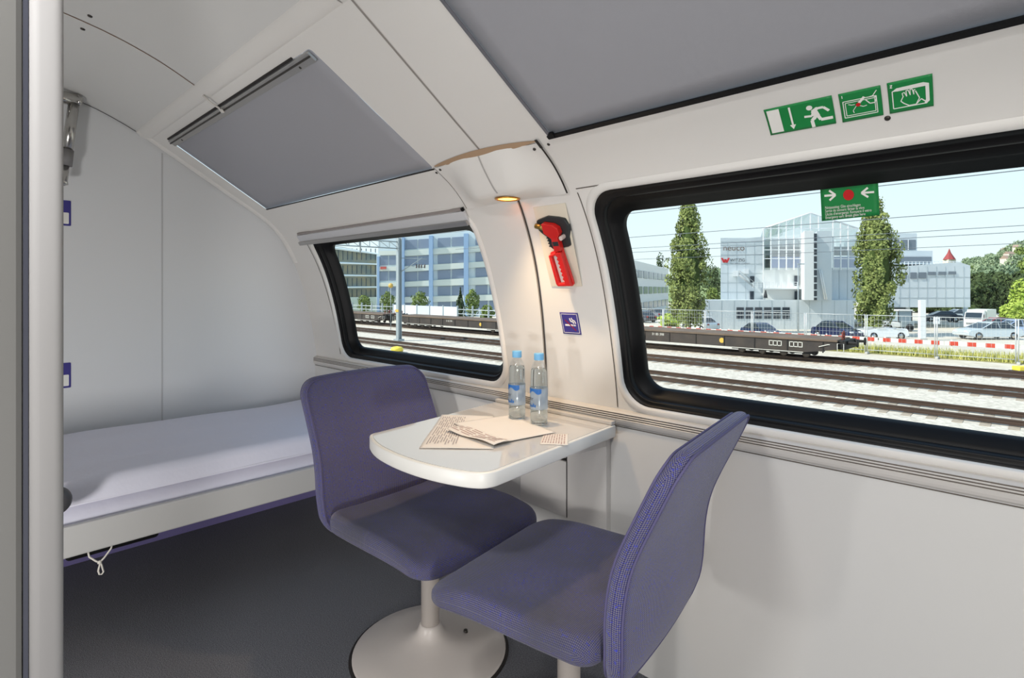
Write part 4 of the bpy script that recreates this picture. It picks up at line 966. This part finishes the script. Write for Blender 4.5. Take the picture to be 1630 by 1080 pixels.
# ---------------------------------------------------------------- left window: glazed office and blue-white block
DG = 92
o = tthing('glazed_office', 'curved glazed office with pale floor bands in the left window', 'building', U(560, DG), DG, GZ)
def gl(u, v, dd=0): D = DG-6+ (605-u)*-.02+dd; return (U(u, D), D, V(v, D))
bands = [(388, 396, 403, 401), (415, 421, 421, 418), (436, 440, 440, 438), (456, 460, 458, 456)]
M_gwall = mat('glazing_green', (120, 138, 138), .2, noise=((168, 160, 130), .6, .2)); M_gband = mat('pale_band', (222, 234, 238), .5)
b = MB(); b.add([gl(490, 384), gl(604, 404), gl(604, 505), gl(490, 505), gl(490, 384, 12), gl(604, 404, 12), gl(604, 505, 12), gl(490, 505, 12)], [(0, 1, 2, 3), (4, 7, 6, 5), (0, 4, 5, 1), (1, 5, 6, 2)]); gw = b.build('glazing', M_gwall, o)
for (a0, c0), (a1, c1) in zip(((386, 392), (415, 419.5), (436, 440), (457, 460)), ((403.5, 406), (420, 422), (438.5, 440.5), (456, 458.5))):
    b = MB(); n = 8
    b.grid(n, 1, lambda u, v: gl(490+114*u, (a0+(a1-a0)*u)+((c0+(c1-c0)*u)-(a0+(a1-a0)*u))*v, -.9)); b.grid(n, 1, lambda u, v: gl(490+114*u, a0+(a1-a0)*u, -.9+.9*v)); b.grid(n, 1, lambda u, v: gl(490+114*u, c0+(c1-c0)*u, -.9+.9*v)); b.build('floor_band', M_gband, o)
b = MB()
for k in range(15):
    u = 494+k*7.4
    for v0, v1 in ((396, 414), (423, 436), (443, 456), (461, 473)): p, q = gl(u, v0, -.3), gl(u, v1, -.3); b.tube([p, q], .07, 4)
b.build('mullions', mat('dark_mullion', (74, 88, 96), .5), gw)
b = MB(); b.add([gl(490, 474, -.5), gl(604, 473, -.5), gl(604, 506, -.5), gl(490, 506, -.5)], [(0, 1, 2, 3)]); b.build('pale_base', mat('pale_base', (206, 218, 210), .6), o)
fD = 84
o = tthing('blue_office', 'pale blue office block with window bands in the left window', 'building', U(690, fD), fD, GZ)
M_bl = mat('pale_blue_wall', (206, 218, 222), .6); M_pil = mat('blue_pilaster', (146, 174, 206), .5); M_bw = mat('blue_grey_window', (128, 142, 162), .2, spec=.5); M_sp = mat('spandrel', (214, 220, 212), .6)
def bb(u0, u1, v0, v1, d0, d1, m, name, sl=-.06, par=None):         # facade: roof and bands climb slightly to the right
    D = fD; t0, t1 = (u0-690)*sl, (u1-690)*sl; b = MB()
    b.add([(U(u, D), D+q, V(v+t, D)) for q in (d0, d1) for (u, v, t) in ((u0, v0, t0), (u1, v0, t1), (u1, v1, t1*.25), (u0, v1, t0*.25))] if name == 'wall' else
          [(U(u, D), D+q, V(v+t*(1 if v < 450 else .45), D)) for q in (d0, d1) for (u, v, t) in ((u0, v0, t0), (u1, v0, t1), (u1, v1, t1), (u0, v1, t0))],
          [(0, 1, 2, 3), (7, 6, 5, 4), (0, 4, 5, 1), (1, 5, 6, 2), (2, 6, 7, 3), (3, 7, 4, 0)])
    return b.build(name, m, par or o)
bb(602, 840, 371, 505, 0, 14, M_bl, 'wall', -.055)
bb(601, 640, 404, 505, -.6, 0, M_bl, 'left_bay', -.02)
for u0, u1 in ((602.5, 606), (641.5, 645), (684, 690), (739, 746), (800, 806)): bb(u0, u1, 376 if u0 > 630 else 404, 504, -.9, .0, M_pil, 'pilaster')
for ri, v in enumerate((380, 406.5, 431, 456.5, 481)):
    for (u0, u1) in ((646, 664), (666, 684), (697, 717), (719.5, 738.5), (757, 776), (779, 797)): bb(u0, u1, v, v+14.5, -.12, .05, M_bw, 'window')
    if ri: [bb(u0, u1, v, v+14.5, -.7, -.55, M_bw, 'window', -.02) for (u0, u1) in ((607, 619), (621, 633))]
for v in (396.5, 421.5, 446.5, 472): bb(645, 800, v, v+9, -.35, .02, M_sp, 'spandrel'); bb(606, 634, v+2, v+9, -.85, -.5, M_sp, 'spandrel', -.02)
bb(608, 617, 423.5, 427.5, -1.0, -.8, mat('red_panel', (190, 92, 84), .6), 'red_panel', -.02)

# small trees by the fence in the left window
for i, (u, v0, wd, D, m, cone) in enumerate(((580, 470, 10, 83, M_mid, 0), (617, 465, 11, 78, M_mid, 0), (668, 464, 13, 73, M_mid, 0), (733, 459, 10, 69, M_dark, 1), (752, 461, 11, 66, M_mid, 0), (776, 486, 10, 64.5, M_mid, 0))):
    round_tree('conifer_tree' if cone else 'young_tree', ['young leafy tree before the pale base of the glazed office', 'young leafy tree just left of the catenary mast', 'round young tree just right of the catenary mast', 'small dark conifer before the blue office', 'young tree right of the small conifer', 'low bushy tree at the pillar edge of the left window'][i],
               U(u, D), D, GZ, V(v0, D)-GZ, wd*D/880, m, 1500, .20, .0 if cone else .22, 'young trees along the yard', bool(cone))

# yard fence of white panels in the left window
fo = wthing('panel_fence', 'pale panel fence behind the wagons in the left window', 'fence', (-60, 41.6, GZ))
for k in range(14):
    x0_ = -38.5-k*2.6
    solid = k in (1, 2, 3, 4, 5, 7, 8)
    b = MB()
    if 4 <= k <= 8: b.box(x0_-2.5, x0_, 41.58, 41.62, GZ+.1, GZ+2.1)
    else:
        for q in range(4): b.box(x0_-2.5, x0_, 41.59, 41.61, GZ+.3+q*.5, GZ+.36+q*.5)
        b.box(x0_-1.5, x0_-1.46, 41.59, 41.61, GZ+.1, GZ+2.1)
    b.build('panel', mat('white_fence_panel', (214, 222, 232), .5) if k % 3 else mat('grey_fence_panel', (196, 206, 212), .5), fo)
    b = MB(); b.box(x0_, x0_+.1, 41.5, 41.7, GZ, GZ+2.25); b.build('post', mat('fence_post', (170, 180, 186), .5), fo)

# catenary mast with gantry
md = 43.5; mr = U(635, md)
mx, my = street(mr, md)
o = wthing('catenary_mast', 'grey steel catenary mast with lattice arm in the left window', 'mast', (mx, my, GZ))
M_mast = mat('galvanised', (158, 168, 172), .5, .3)
zt = V(379, md)
b = MB(); b.box(mx-.16, mx+.16, my-.16, my-.13, GZ, zt); b.box(mx-.16, mx+.16, my+.13, my+.16, GZ, zt); b.box(mx-.02, mx+.02, my-.13, my+.13, GZ, zt); b.box(mx-.3, mx+.3, my-.3, my+.3, GZ, GZ+.25); b.build('pole', M_mast, o, merge=False)
b = MB(); z1, z0 = V(385.5, md), V(396, md); Lg = 11
for z in (z1, z0): b.tube([(mx, my, z), (mx-Lg*.05, my-Lg, z)], .05, 6)
for k in range(14):
    f = k/13; b.tube([(mx-Lg*.05*f, my-Lg*f, z0), (mx-Lg*.05*f, my-Lg*f, z1)], .035, 5)
    if k < 13: b.tube([(mx-Lg*.05*f, my-Lg*f, z0), (mx-Lg*.05*(f+1/13), my-Lg*(f+1/13), z1)], .025, 5)
for f in (.3, .62): b.tube([(mx-Lg*.05*f, my-Lg*f, z0-.5), (mx-Lg*.05*f, my-Lg*f, z1+.9)], .06, 6)
b.build('lattice_arm', M_mast, o)
b = MB(); cr_ = lambda u, v: (lambda p: (p[0], p[1], V(v, md)))(street(U(u, md), md))
b.tube([cr_(638, 433), cr_(672, 411)], .04, 6); b.tube([cr_(638, 411), cr_(680, 412.5)], .03, 6); b.tube([cr_(655, 424), cr_(676, 426)], .03, 6); b.build('cantilever', M_mast, o)
b = MB()
for u in (663, 667, 671, 676): b.tube([cr_(u, 421), cr_(u, 427)], .06, 6)
b.build('insulator', mat('insulator', (84, 76, 76), .4), o)
b = MB(); b.box(mx-.2, mx+.2, my-.20, my-.162, V(497, md), V(493, md)); b.build('number_plate', M_wyel, o)
# signs and small yard things
d_ = 55; r_ = U(622, d_); o = tthing('warning_sign', 'small yellow round sign on a pole left of the catenary mast', 'sign', r_, d_, GZ)
b = MB(); b.tube([(r_, d_, GZ), (r_, d_, V(455, d_))], .03, 6); b.build('pole', M_mast, o)
b = MB(); b.lathe([(0, -.04), (.24, -.03), (.24, 0), (0, 0)], 18, (r_, d_, V(455, d_)), 'y'); b.build('plate', mat('sign_yellow', (204, 168, 84), .5), o)
d_ = 35.5; r_ = U(632, d_); x_, y_ = street(r_, d_); o = tthing('track_marker', 'yellow rounded track marker in the gravel below the mast', 'marker', r_, d_, GZ+.1)
b = MB(); b.lathe([(.40, 0), (.38, .10), (.26, .20)], 12, (r_, d_, GZ+.10)); b.build('base', mat('marker_base', (150, 140, 96), .7), o)
b = MB(); b.lathe([(.40, .12), (.40, .26), (.30, .36), (0, .42)], 16, (r_, d_, GZ+.10)); b.build('head', mat('marker_yellow', (232, 208, 72), .5), o)
d_ = 27.3; r_ = U(1627, d_); o = tthing('point_box', 'yellow point machine box beside the rails at the right window edge', 'box', r_, d_, GZ+.1)
b = MB(); b.box(r_-.32, r_+.32, d_-.22, d_+.22, GZ+.16, GZ+.38); b.build('cover', mat('marker_yellow', (232, 208, 72), .5), o, bevel=.03)
b = MB(); b.box(r_-.42, r_+.42, d_-.28, d_+.28, GZ+.09, GZ+.16); b.build('base', M_wdark, o)

# ---------------------------------------------------------------- construction fence along the yard (right window)
def mesh_panel(x1, label):
    y = 41.1; x0_ = x1-3.45; z0_, z1_ = GZ+.15, GZ+2.55
    o = wthing('mesh_fence_panel', label, 'fence', (x0_+1.72, y, GZ), 'mesh fence panels'); M = mat('fence_wire', (196, 200, 200), .5, .3)
    b = MB(); b.tube([(x0_, y, GZ+.1), (x0_, y, z1_)], .035, 6); b.tube([(x1, y, GZ+.1), (x1, y, z1_)], .035, 6); b.tube([(x0_, y, z1_-.03), (x1, y, z1_-.03)], .022, 6); b.tube([(x0_, y, z0_+.15), (x1, y, z0_+.15)], .022, 6); b.build('frame', M, o)
    b = MB()
    for k in range(1, 17): x = x0_+3.45*k/17; b.tube([(x, y, z0_+.15), (x, y, z1_-.03)], .005, 3)
    for k in range(1, 8): z = z0_+.15+(z1_-z0_-.2)*k/8; b.tube([(x0_, y, z), (x1, y, z)], .006, 3)
    b.build('wire_mesh', M, o, merge=False)
    for x in (x0_,):
        b = MB(); b.box(x-.07, x+.08, y-.34, y+.34, GZ+.05, GZ+.18); b.build('foot_block', mat('concrete', (186, 184, 178), .9), o, bevel=.02)
for k, nm in enumerate(('mesh fence panel at the right edge of the right window', 'mesh fence panel before the silver car and the truck', 'mesh fence panel before the white pylon and right poplar', 'mesh fence panel just right of the wagon buffers', 'mesh fence panel behind the wagon end with the dark car', 'mesh fence panel behind the wagon below the office windows', 'mesh fence panel behind the wagon with the left blue car', 'mesh fence panel just right of the left poplar foot', 'mesh fence panel at the left poplar foot')):
    mesh_panel(2.4-3.56*k, nm)
# red and white barrier boards behind the fence
M_bw_ = mat('barrier_white', (240, 236, 230), .6); M_br = mat('barrier_red', (206, 78, 60), .6)
for k in range(9):
    x1 = 2.4-k*3.5; y = 43.8
    nm = 'red and white striped barrier board, %s from the right window edge' % ('first', 'second', 'third', 'fourth', 'fifth', 'sixth', 'seventh', 'eighth', 'ninth')[k]
    o = wthing('barrier_board', nm, 'barrier', (x1-1.7, y, GZ), 'striped barrier boards')
    b = MB(); b.box(x1-3.42, x1, y, y+.04, GZ+.66, GZ+.92); b.build('board', M_bw_, o)
    b = MB()
    for q in range(4): b.box(x1-3.2+q*.86, x1-2.77+q*.86, y-.006, y, GZ+.665, GZ+.915)
    b.build('stripes', M_br, o)
    for x in (x1-3.1, x1-.3):
        b = MB(); b.box(x-.04, x+.04, y+.04, y+.10, GZ, GZ+1.0); b.build('support', M_bw_, o)
# grass along the fence
random.seed(5); b = MB()
for k in range(15000):
    x = -34+random.random()*46; y = 41.5+random.random()*2.2; h = .25+.35*random.random(); a_ = random.random()*PI; w_ = .03
    dx, dy = math.cos(a_)*w_, math.sin(a_)*w_; lx, ly = random.gauss(0, .08), random.gauss(0, .08)
    b.add([(x-dx, y-dy, GZ+.05), (x+dx, y+dy, GZ+.05), (x+lx, y+ly, GZ+.05+h)], [(0, 1, 2)])
g = b.build('grass', leaf_mat('dry_grass', (168, 172, 86), (212, 206, 132), 1.6), recalc=False, merge=False); tag(g, 'yellow green grass strip along the mesh fence', 'grass', kind='stuff')

# ---------------------------------------------------------------- vehicles, pylon, posts
M_tyre = mat('tyre', (34, 34, 36), .8); M_cg = mat('car_glass', (48, 58, 66), .08, spec=.7); M_lampw = mat('headlamp', (226, 228, 228), .2); M_lampr = mat('tail_lamp', (160, 30, 30), .3)
def car(name, label, r, d, rz, col, L=4.3, Wd=1.75, Hh=1.45, est=False, z=GZ):
    x, y = street(r, d); o = thing(name, label, 'car', (x, y, z), TH+rz, 'parked and passing cars')
    m = mat('paint_%d_%d_%d' % col, col, .25, .3, coat=.6); h = L/2
    def sec(poly, y0, y1, tap, nm, mm, par=o, bev=.05):
        b = MB(); n = len(poly)
        zs = [p[1] for p in poly]; zl, zh = min(zs), max(zs)
        def f(x_, z_, s): return (x_, s*(Wd/2-(tap*(z_-zl)/(zh-zl))), z_)
        b.prism(poly, -1, 1, lambda x_, z_, s: f(x_, z_, s)); return b.build(nm, mm, par, bevel=bev, seg=3)
    body = [(-h, .35), (-h+.05, .75), (-h+.15, .92), (-h*.3, .96), (h*.45, .95), (h-.25, .80), (h, .62), (h, .35), (h*.75, .22), (-h*.8, .22)]
    bd_ = sec(body, 0, 0, .06, 'body', m)
    rear = -h+.12 if est else -h*.72
    cab = [(rear, .94), (rear+(.18 if est else .55), Hh-.06), (rear+.8, Hh), (h*.05, Hh-.02), (h*.50, .94)]
    sec(cab, 0, 0, .22, 'cabin_glass', M_cg, bev=.03)
    rf = [(rear+(.20 if est else .57), Hh-.055), (rear+.8, Hh+.01), (h*.05, Hh-.01), (h*.14, Hh-.10), (rear+.4, Hh-.10)]
    b = MB(); b.prism(rf, -Wd/2+.24, Wd/2-.24, lambda x_, z_, s: (x_, s, z_)); b.build('roof', m, o, bevel=.03)
    b = MB()
    for s in (-1, 1):
        for xs_ in ((rear+.05, .95, rear+(.19 if est else .56), Hh-.05), (h*.06, Hh-.03, h*.49, .95), (-h*.12, Hh-.05, -h*.12, .95)): b.tube([(xs_[0], s*(Wd/2-(.03 if xs_[1] < 1 else .22)), xs_[1]), (xs_[2], s*(Wd/2-(.03 if xs_[3] < 1 else .22)), xs_[3])], .035, 5)
    b.build('pillars', m, o)
    for xw in (-h*.62, h*.62):
        for s in (-1, 1):
            b = MB(); b.lathe([(.12, -.1), (.30, -.1), (.32, -.06), (.32, .06), (.30, .1), (.12, .1)], 20, (xw, s*(Wd/2-.10), .32), 'y'); wv = b.build('wheel', M_tyre, o)
            b = MB(); b.lathe([(0, -.105), (.19, -.105), (.19, .105), (0, .105)], 16, (xw, s*(Wd/2-.10), .32), 'y'); b.build('wheel_rim', M_steel, wv)
    for s in (-1, 1):
        b = MB(); b.box(h-.12, h+.005, s*(Wd/2-.32)-.16, s*(Wd/2-.32)+.16, .60, .74); b.build('headlamp', M_lampw, o, bevel=.02)
        b = MB(); b.box(-h-.005, -h+.1, s*(Wd/2-.25)-.10, s*(Wd/2-.25)+.10, .66, .84); b.build('tail_lamp', M_lampr, o, bevel=.02)
    return o
def gd(v): return 4.2*880/(v-460)
dk = gd(541); car('car', 'dark blue car by the office wall, left of the tall lamp post', U(1211, dk), dk, -1.35, (44, 58, 92), 3.6, 1.5, 1.4)
dk = 46.5; car('car', 'dark blue car partly hidden behind the wagon end', U(1331, dk), dk, -1.25, (40, 48, 84), 3.8, 1.6, 1.5)
dk = 46.2; car('car', 'silver car passing behind the striped barrier boards', U(1572, dk), dk, PI, (206, 216, 222), 4.6, 1.75, 1.45)
dk = 52; car('car', 'red estate car parked right of the white truck', U(1583, dk), dk, PI-.3, (168, 40, 52), 3.4, 1.6, 1.5, True)
dk = 48.8; car('car', 'light blue estate car at the right edge, beside the red one', U(1614, dk), dk, PI-.2, (168, 186, 220), 3.8, 1.65, 1.5, True)
dk = 74; car('car', 'pale grey car in the shade under the office wing', U(1524, dk), dk, PI-.2, (190, 198, 206), 4.4, 1.7, 1.5, True)
dk = 70; car('car', 'dark car in the shade left of the traffic sign', U(1497, dk), dk, PI-.3, (52, 60, 72), 4.2, 1.7, 1.4)
dk = 46.0; car('car', 'white car low behind the barrier, right of the wagon buffers', U(1402, dk), dk, PI, (236, 238, 240), 3.6, 1.7, .98)
for i, (u, v, c, l) in enumerate(((1022, 507, (70, 74, 84), 'dark parked car before the white block, nearest the window edge'), (1041, 502, (120, 126, 136), 'grey parked car before the white block, nearer the poplar'), (1113, 521, (226, 230, 232), 'white parked car just right of the left poplar foot'))):
    dk = gd(v+6); car('car', l, U(u, dk), dk, PI*.5+.4, c, 4.0)
# white box truck
dk = 56.5; r_ = U(1560, dk); x_, y_ = street(r_, dk); o = thing('box_truck', 'white box truck parked under the trees right of the wing', 'truck', (x_, y_, GZ), TH-2.5); o.scale = (.76, .76, .76)
M_trk = mat('truck_white', (238, 238, 234), .4); M_trk2 = mat('truck_box', (214, 220, 208), .5)
b = MB(); b.prism([(1.5, .5), (1.5, 2.45), (2.6, 2.45), (3.15, 1.55), (3.25, 1.3), (3.25, .5)], -.95, .95, lambda x, z, h: (x, h, z)); cbn = b.build('cab', M_trk, o, bevel=.06)
b = MB(); b.prism([(2.66, 2.38), (3.17, 1.55), (3.19, 1.57), (2.70, 2.40)], -.85, .85, lambda x, z, h: (x, h, z)); b.build('windscreen', M_cg, cbn)
b = MB(); b.box(1.9, 2.7, -.965, .965, 1.55, 2.15); b.build('side_window', M_cg, cbn)
b = MB(); b.box(3.24, 3.28, -.7, .7, .85, 1.1); b.build('grille', mat('grille', (120, 124, 126), .5), cbn)
b = MB(); b.box(-3.0, 1.4, -1.05, 1.05, .75, 2.75); b.build('cargo_box', M_trk2, o, bevel=.03)
b = MB(); b.box(.6, 1.9, -.9, .9, 2.45, 2.72); b.build('roof_spoiler', M_trk, o, bevel=.05)
for xw in (-1.8, 2.3):
    for s in (-1, 1): b = MB(); b.lathe([(.15, -.12), (.38, -.12), (.38, .12), (.15, .12)], 18, (xw, s*.85, .38), 'y'); b.build('wheel', M_tyre, o)
# small white works vehicle
dk = 55; r_ = U(1424, dk); x_, y_ = street(r_, dk); o = thing('works_vehicle', 'small white works vehicle with open cab beside the right poplar', 'vehicle', (x_, y_, GZ), TH+PI)
b = MB(); b.prism([(-.2, .4), (-.2, .9), (1.5, 1.0), (1.75, .7), (1.75, .4)], -.6, .6, lambda x, z, h: (x, h, z)); b.build('bonnet', M_trk, o, bevel=.08)
b = MB(); b.prism([(-1.5, .4), (-1.5, 1.0), (-.2, 1.0), (-.2, .4)], -.65, .65, lambda x, z, h: (x, h, z)); b.build('body', mat('works_grey', (150, 162, 166), .5), o, bevel=.05)
b = MB(); b.box(-1.35, .15, -.68, .68, 2.0, 2.14); b.build('roof', M_trk, o, bevel=.04)
b = MB()
for x in (-1.28, .05):
    for s in (-1, 1): b.tube([(x, s*.6, .95), (x, s*.6, 2.02)], .04, 6)
b.build('cab_posts', M_wdark, o)
b = MB(); b.box(-1.25, .05, -.6, .6, 1.0, 1.98); b.build('cab_glass', mat('cab_glass', (140, 156, 164), .15), o)
for xw in (-1.0, 1.1):
    for s in (-1, 1): b = MB(); b.lathe([(.12, -.1), (.36, -.1), (.36, .1), (.12, .1)], 18, (xw, s*.68, .36), 'y'); b.build('wheel', M_tyre, o)
dk = gd(543); o = tthing('pylon', 'plain white advertising pylon standing in the car park', 'pylon', U(1469.5, dk), dk, GZ)
fb = lambda u0, u1, v0, v1, D, th_: MB().box(U(u0, D), U(u1, D), D, D+th_, V(v1, D), V(v0, D))
fb(1464.8, 1474, 478, 540, dk, .25).build('panel', M_clad2, o, bevel=.02); MB().box(U(1464, dk), U(1475, dk), dk-.1, dk+.35, GZ, GZ+.2).build('foot', mat('concrete', (186, 184, 178), .9), o)
dk = 46; r_ = U(1491, dk); o = tthing('traffic_sign', 'square white traffic sign on a pole right of the pylon', 'sign', r_, dk, GZ)
b = MB(); b.tube([(r_, dk, GZ), (r_, dk, V(505, dk))], .035, 8); b.build('pole', M_mast, o)
fb(1486, 1496.5, 505, 516, dk-.06, .03).build('plate', mat('sign_white', (234, 236, 236), .5), o); MB().lathe([(0, -.005), (.10, -.004), (.10, 0)], 14, (r_, dk-.062, V(509.5, dk)), 'y').build('symbol', mat('sign_grey', (110, 120, 150), .5), o)
for u, vt, d_, l in ((1270.5, 421, 47, 'slim grey lamp post before the office building terrace'), (1013, 432, 52, 'slim lamp post at the left edge of the right window')):
    r_ = U(u, d_); o = tthing('lamp_post', l, 'lamp post', r_, d_, GZ, 'lamp posts'); zt = V(vt, d_)
    b = MB(); b.tube([(r_, d_, GZ), (r_, d_, zt)], [.07, .04], 8); b.build('pole', M_mast, o)
    b = MB(); b.box(r_-.06, r_+.5, d_-.08, d_+.08, zt-.02, zt+.07); b.build('lamp_head', M_mast, o, bevel=.02)

# ---------------------------------------------------------------- hill with trees and houses
SKY = [(700, 446), (1130, 436), (1440, 442), (1500, 433), (1560, 418), (1600, 402), (1640, 388), (1800, 372)]
def hz(r, d):
    u = 815+880*r/d; v = SKY[-1][1]
    for (a0, a1), (b0, b1) in zip(SKY, SKY[1:]):
        if u <= b0: v = a1+(b1-a1)*max(0, u-a0)/(b0-a0); break
    f = min(1, max(0, (d-150)/250)); f = f*f*(3-2*f)
    return GZ+(1.16-GZ-3+(460-v)*400/880)*f*(1+.06*math.sin(r*.05))
b = MB(); b.grid(60, 24, lambda u, v: (lambda r, d: (*street(r, d), hz(r, d)-.4))(-80+760*u, 130+480*v)); struct(b.build('hill', leaf_mat('hill_green', (118, 138, 90), (150, 164, 110), .05)))
random.seed(21); proto = []
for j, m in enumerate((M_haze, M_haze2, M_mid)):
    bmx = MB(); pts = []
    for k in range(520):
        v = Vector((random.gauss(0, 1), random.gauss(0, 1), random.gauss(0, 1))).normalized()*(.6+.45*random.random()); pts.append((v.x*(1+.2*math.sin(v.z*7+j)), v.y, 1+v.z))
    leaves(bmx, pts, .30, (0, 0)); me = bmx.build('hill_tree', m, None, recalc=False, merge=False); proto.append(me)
first = [True]*3
spots = []
for k in range(6000):
    far = random.random() < .10
    d = 190+random.random()*230; u = (1122+random.random()*32) if far else 1440+random.random()*230
    if far: d = 260+random.random()*140
    r = U(u, d); sc_ = 2.0+1.7*random.random()
    if len(spots) < 275 and math.hypot(r-U(1511, 250), d-250) > 9 and all(math.hypot(r-a[0], d-a[1]) > 1.28*(sc_+a[2]) for a in spots): spots.append((r, d, sc_))
houses = []
for k in range(3000):
    d = 270+random.random()*140; r = U(1478+random.random()*170, d)
    if len(houses) < 12 and all(math.hypot(r-a[0], d-a[1]) > a[2]+6.5 for a in spots[:0]+[(p, q, 8) for p, q in houses]): houses.append((r, d))
spots = [s_ for s_ in spots if all(math.hypot(s_[0]-p, s_[1]-q) > s_[2]+3.2 for p, q in houses)]
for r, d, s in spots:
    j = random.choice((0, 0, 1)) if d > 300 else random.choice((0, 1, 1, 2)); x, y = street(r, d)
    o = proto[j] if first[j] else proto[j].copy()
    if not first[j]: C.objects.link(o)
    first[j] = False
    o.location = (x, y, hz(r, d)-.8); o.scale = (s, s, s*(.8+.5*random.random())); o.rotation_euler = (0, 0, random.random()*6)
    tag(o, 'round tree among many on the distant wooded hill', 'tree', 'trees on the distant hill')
M_hw = mat('house_wall', (216, 208, 196), .7); M_hr = mat('house_roof', (160, 138, 124), .8); hp = None  # dulled house colours, with the haze of distance mixed in
for r, d in houses:
    x, y = street(r, d)
    if hp is None:
        o = thing('hill_house', '', 'house'); b = MB(); b.box(-3, 3, -2.6, 2.6, -3, 4.4); hwl = b.build('wall', M_hw, o)
        b = MB(); b.prism([(-3.2, 4.4), (3.2, 4.4), (0, 6.8)], -3, 3, lambda a_, z_, h: (h, a_, z_)); b.build('roof', M_hr, o); hp = o
    else: o = copy_tree(hp)
    o.location = (x, y, hz(r, d)+2.2); o.rotation_euler = (0, 0, TH+random.gauss(0, .5)); o.scale = (.5+.25*random.random(),)*3
    tag(o, 'small pale house among the trees on the distant hill', 'house', 'houses on the distant hill')
dk = 250; r_ = U(1511, dk); o = tthing('church_tower', 'little tower with pointed red roof above the office wing roof', 'tower', r_, dk, V(432, dk))
MB().box(r_-1.7, r_+1.7, dk-1.7, dk+1.7, V(432, dk)-14, V(413, dk)).build('wall', M_hw, o)
MB().lathe([(2.4, V(413.5, dk)), (1.5, V(408, dk)), (.7, V(403, dk)), (.08, V(396, dk))], 8, (r_, dk, 0), smooth=False).build('roof', mat('red_roof', (152, 66, 66), .7), o)
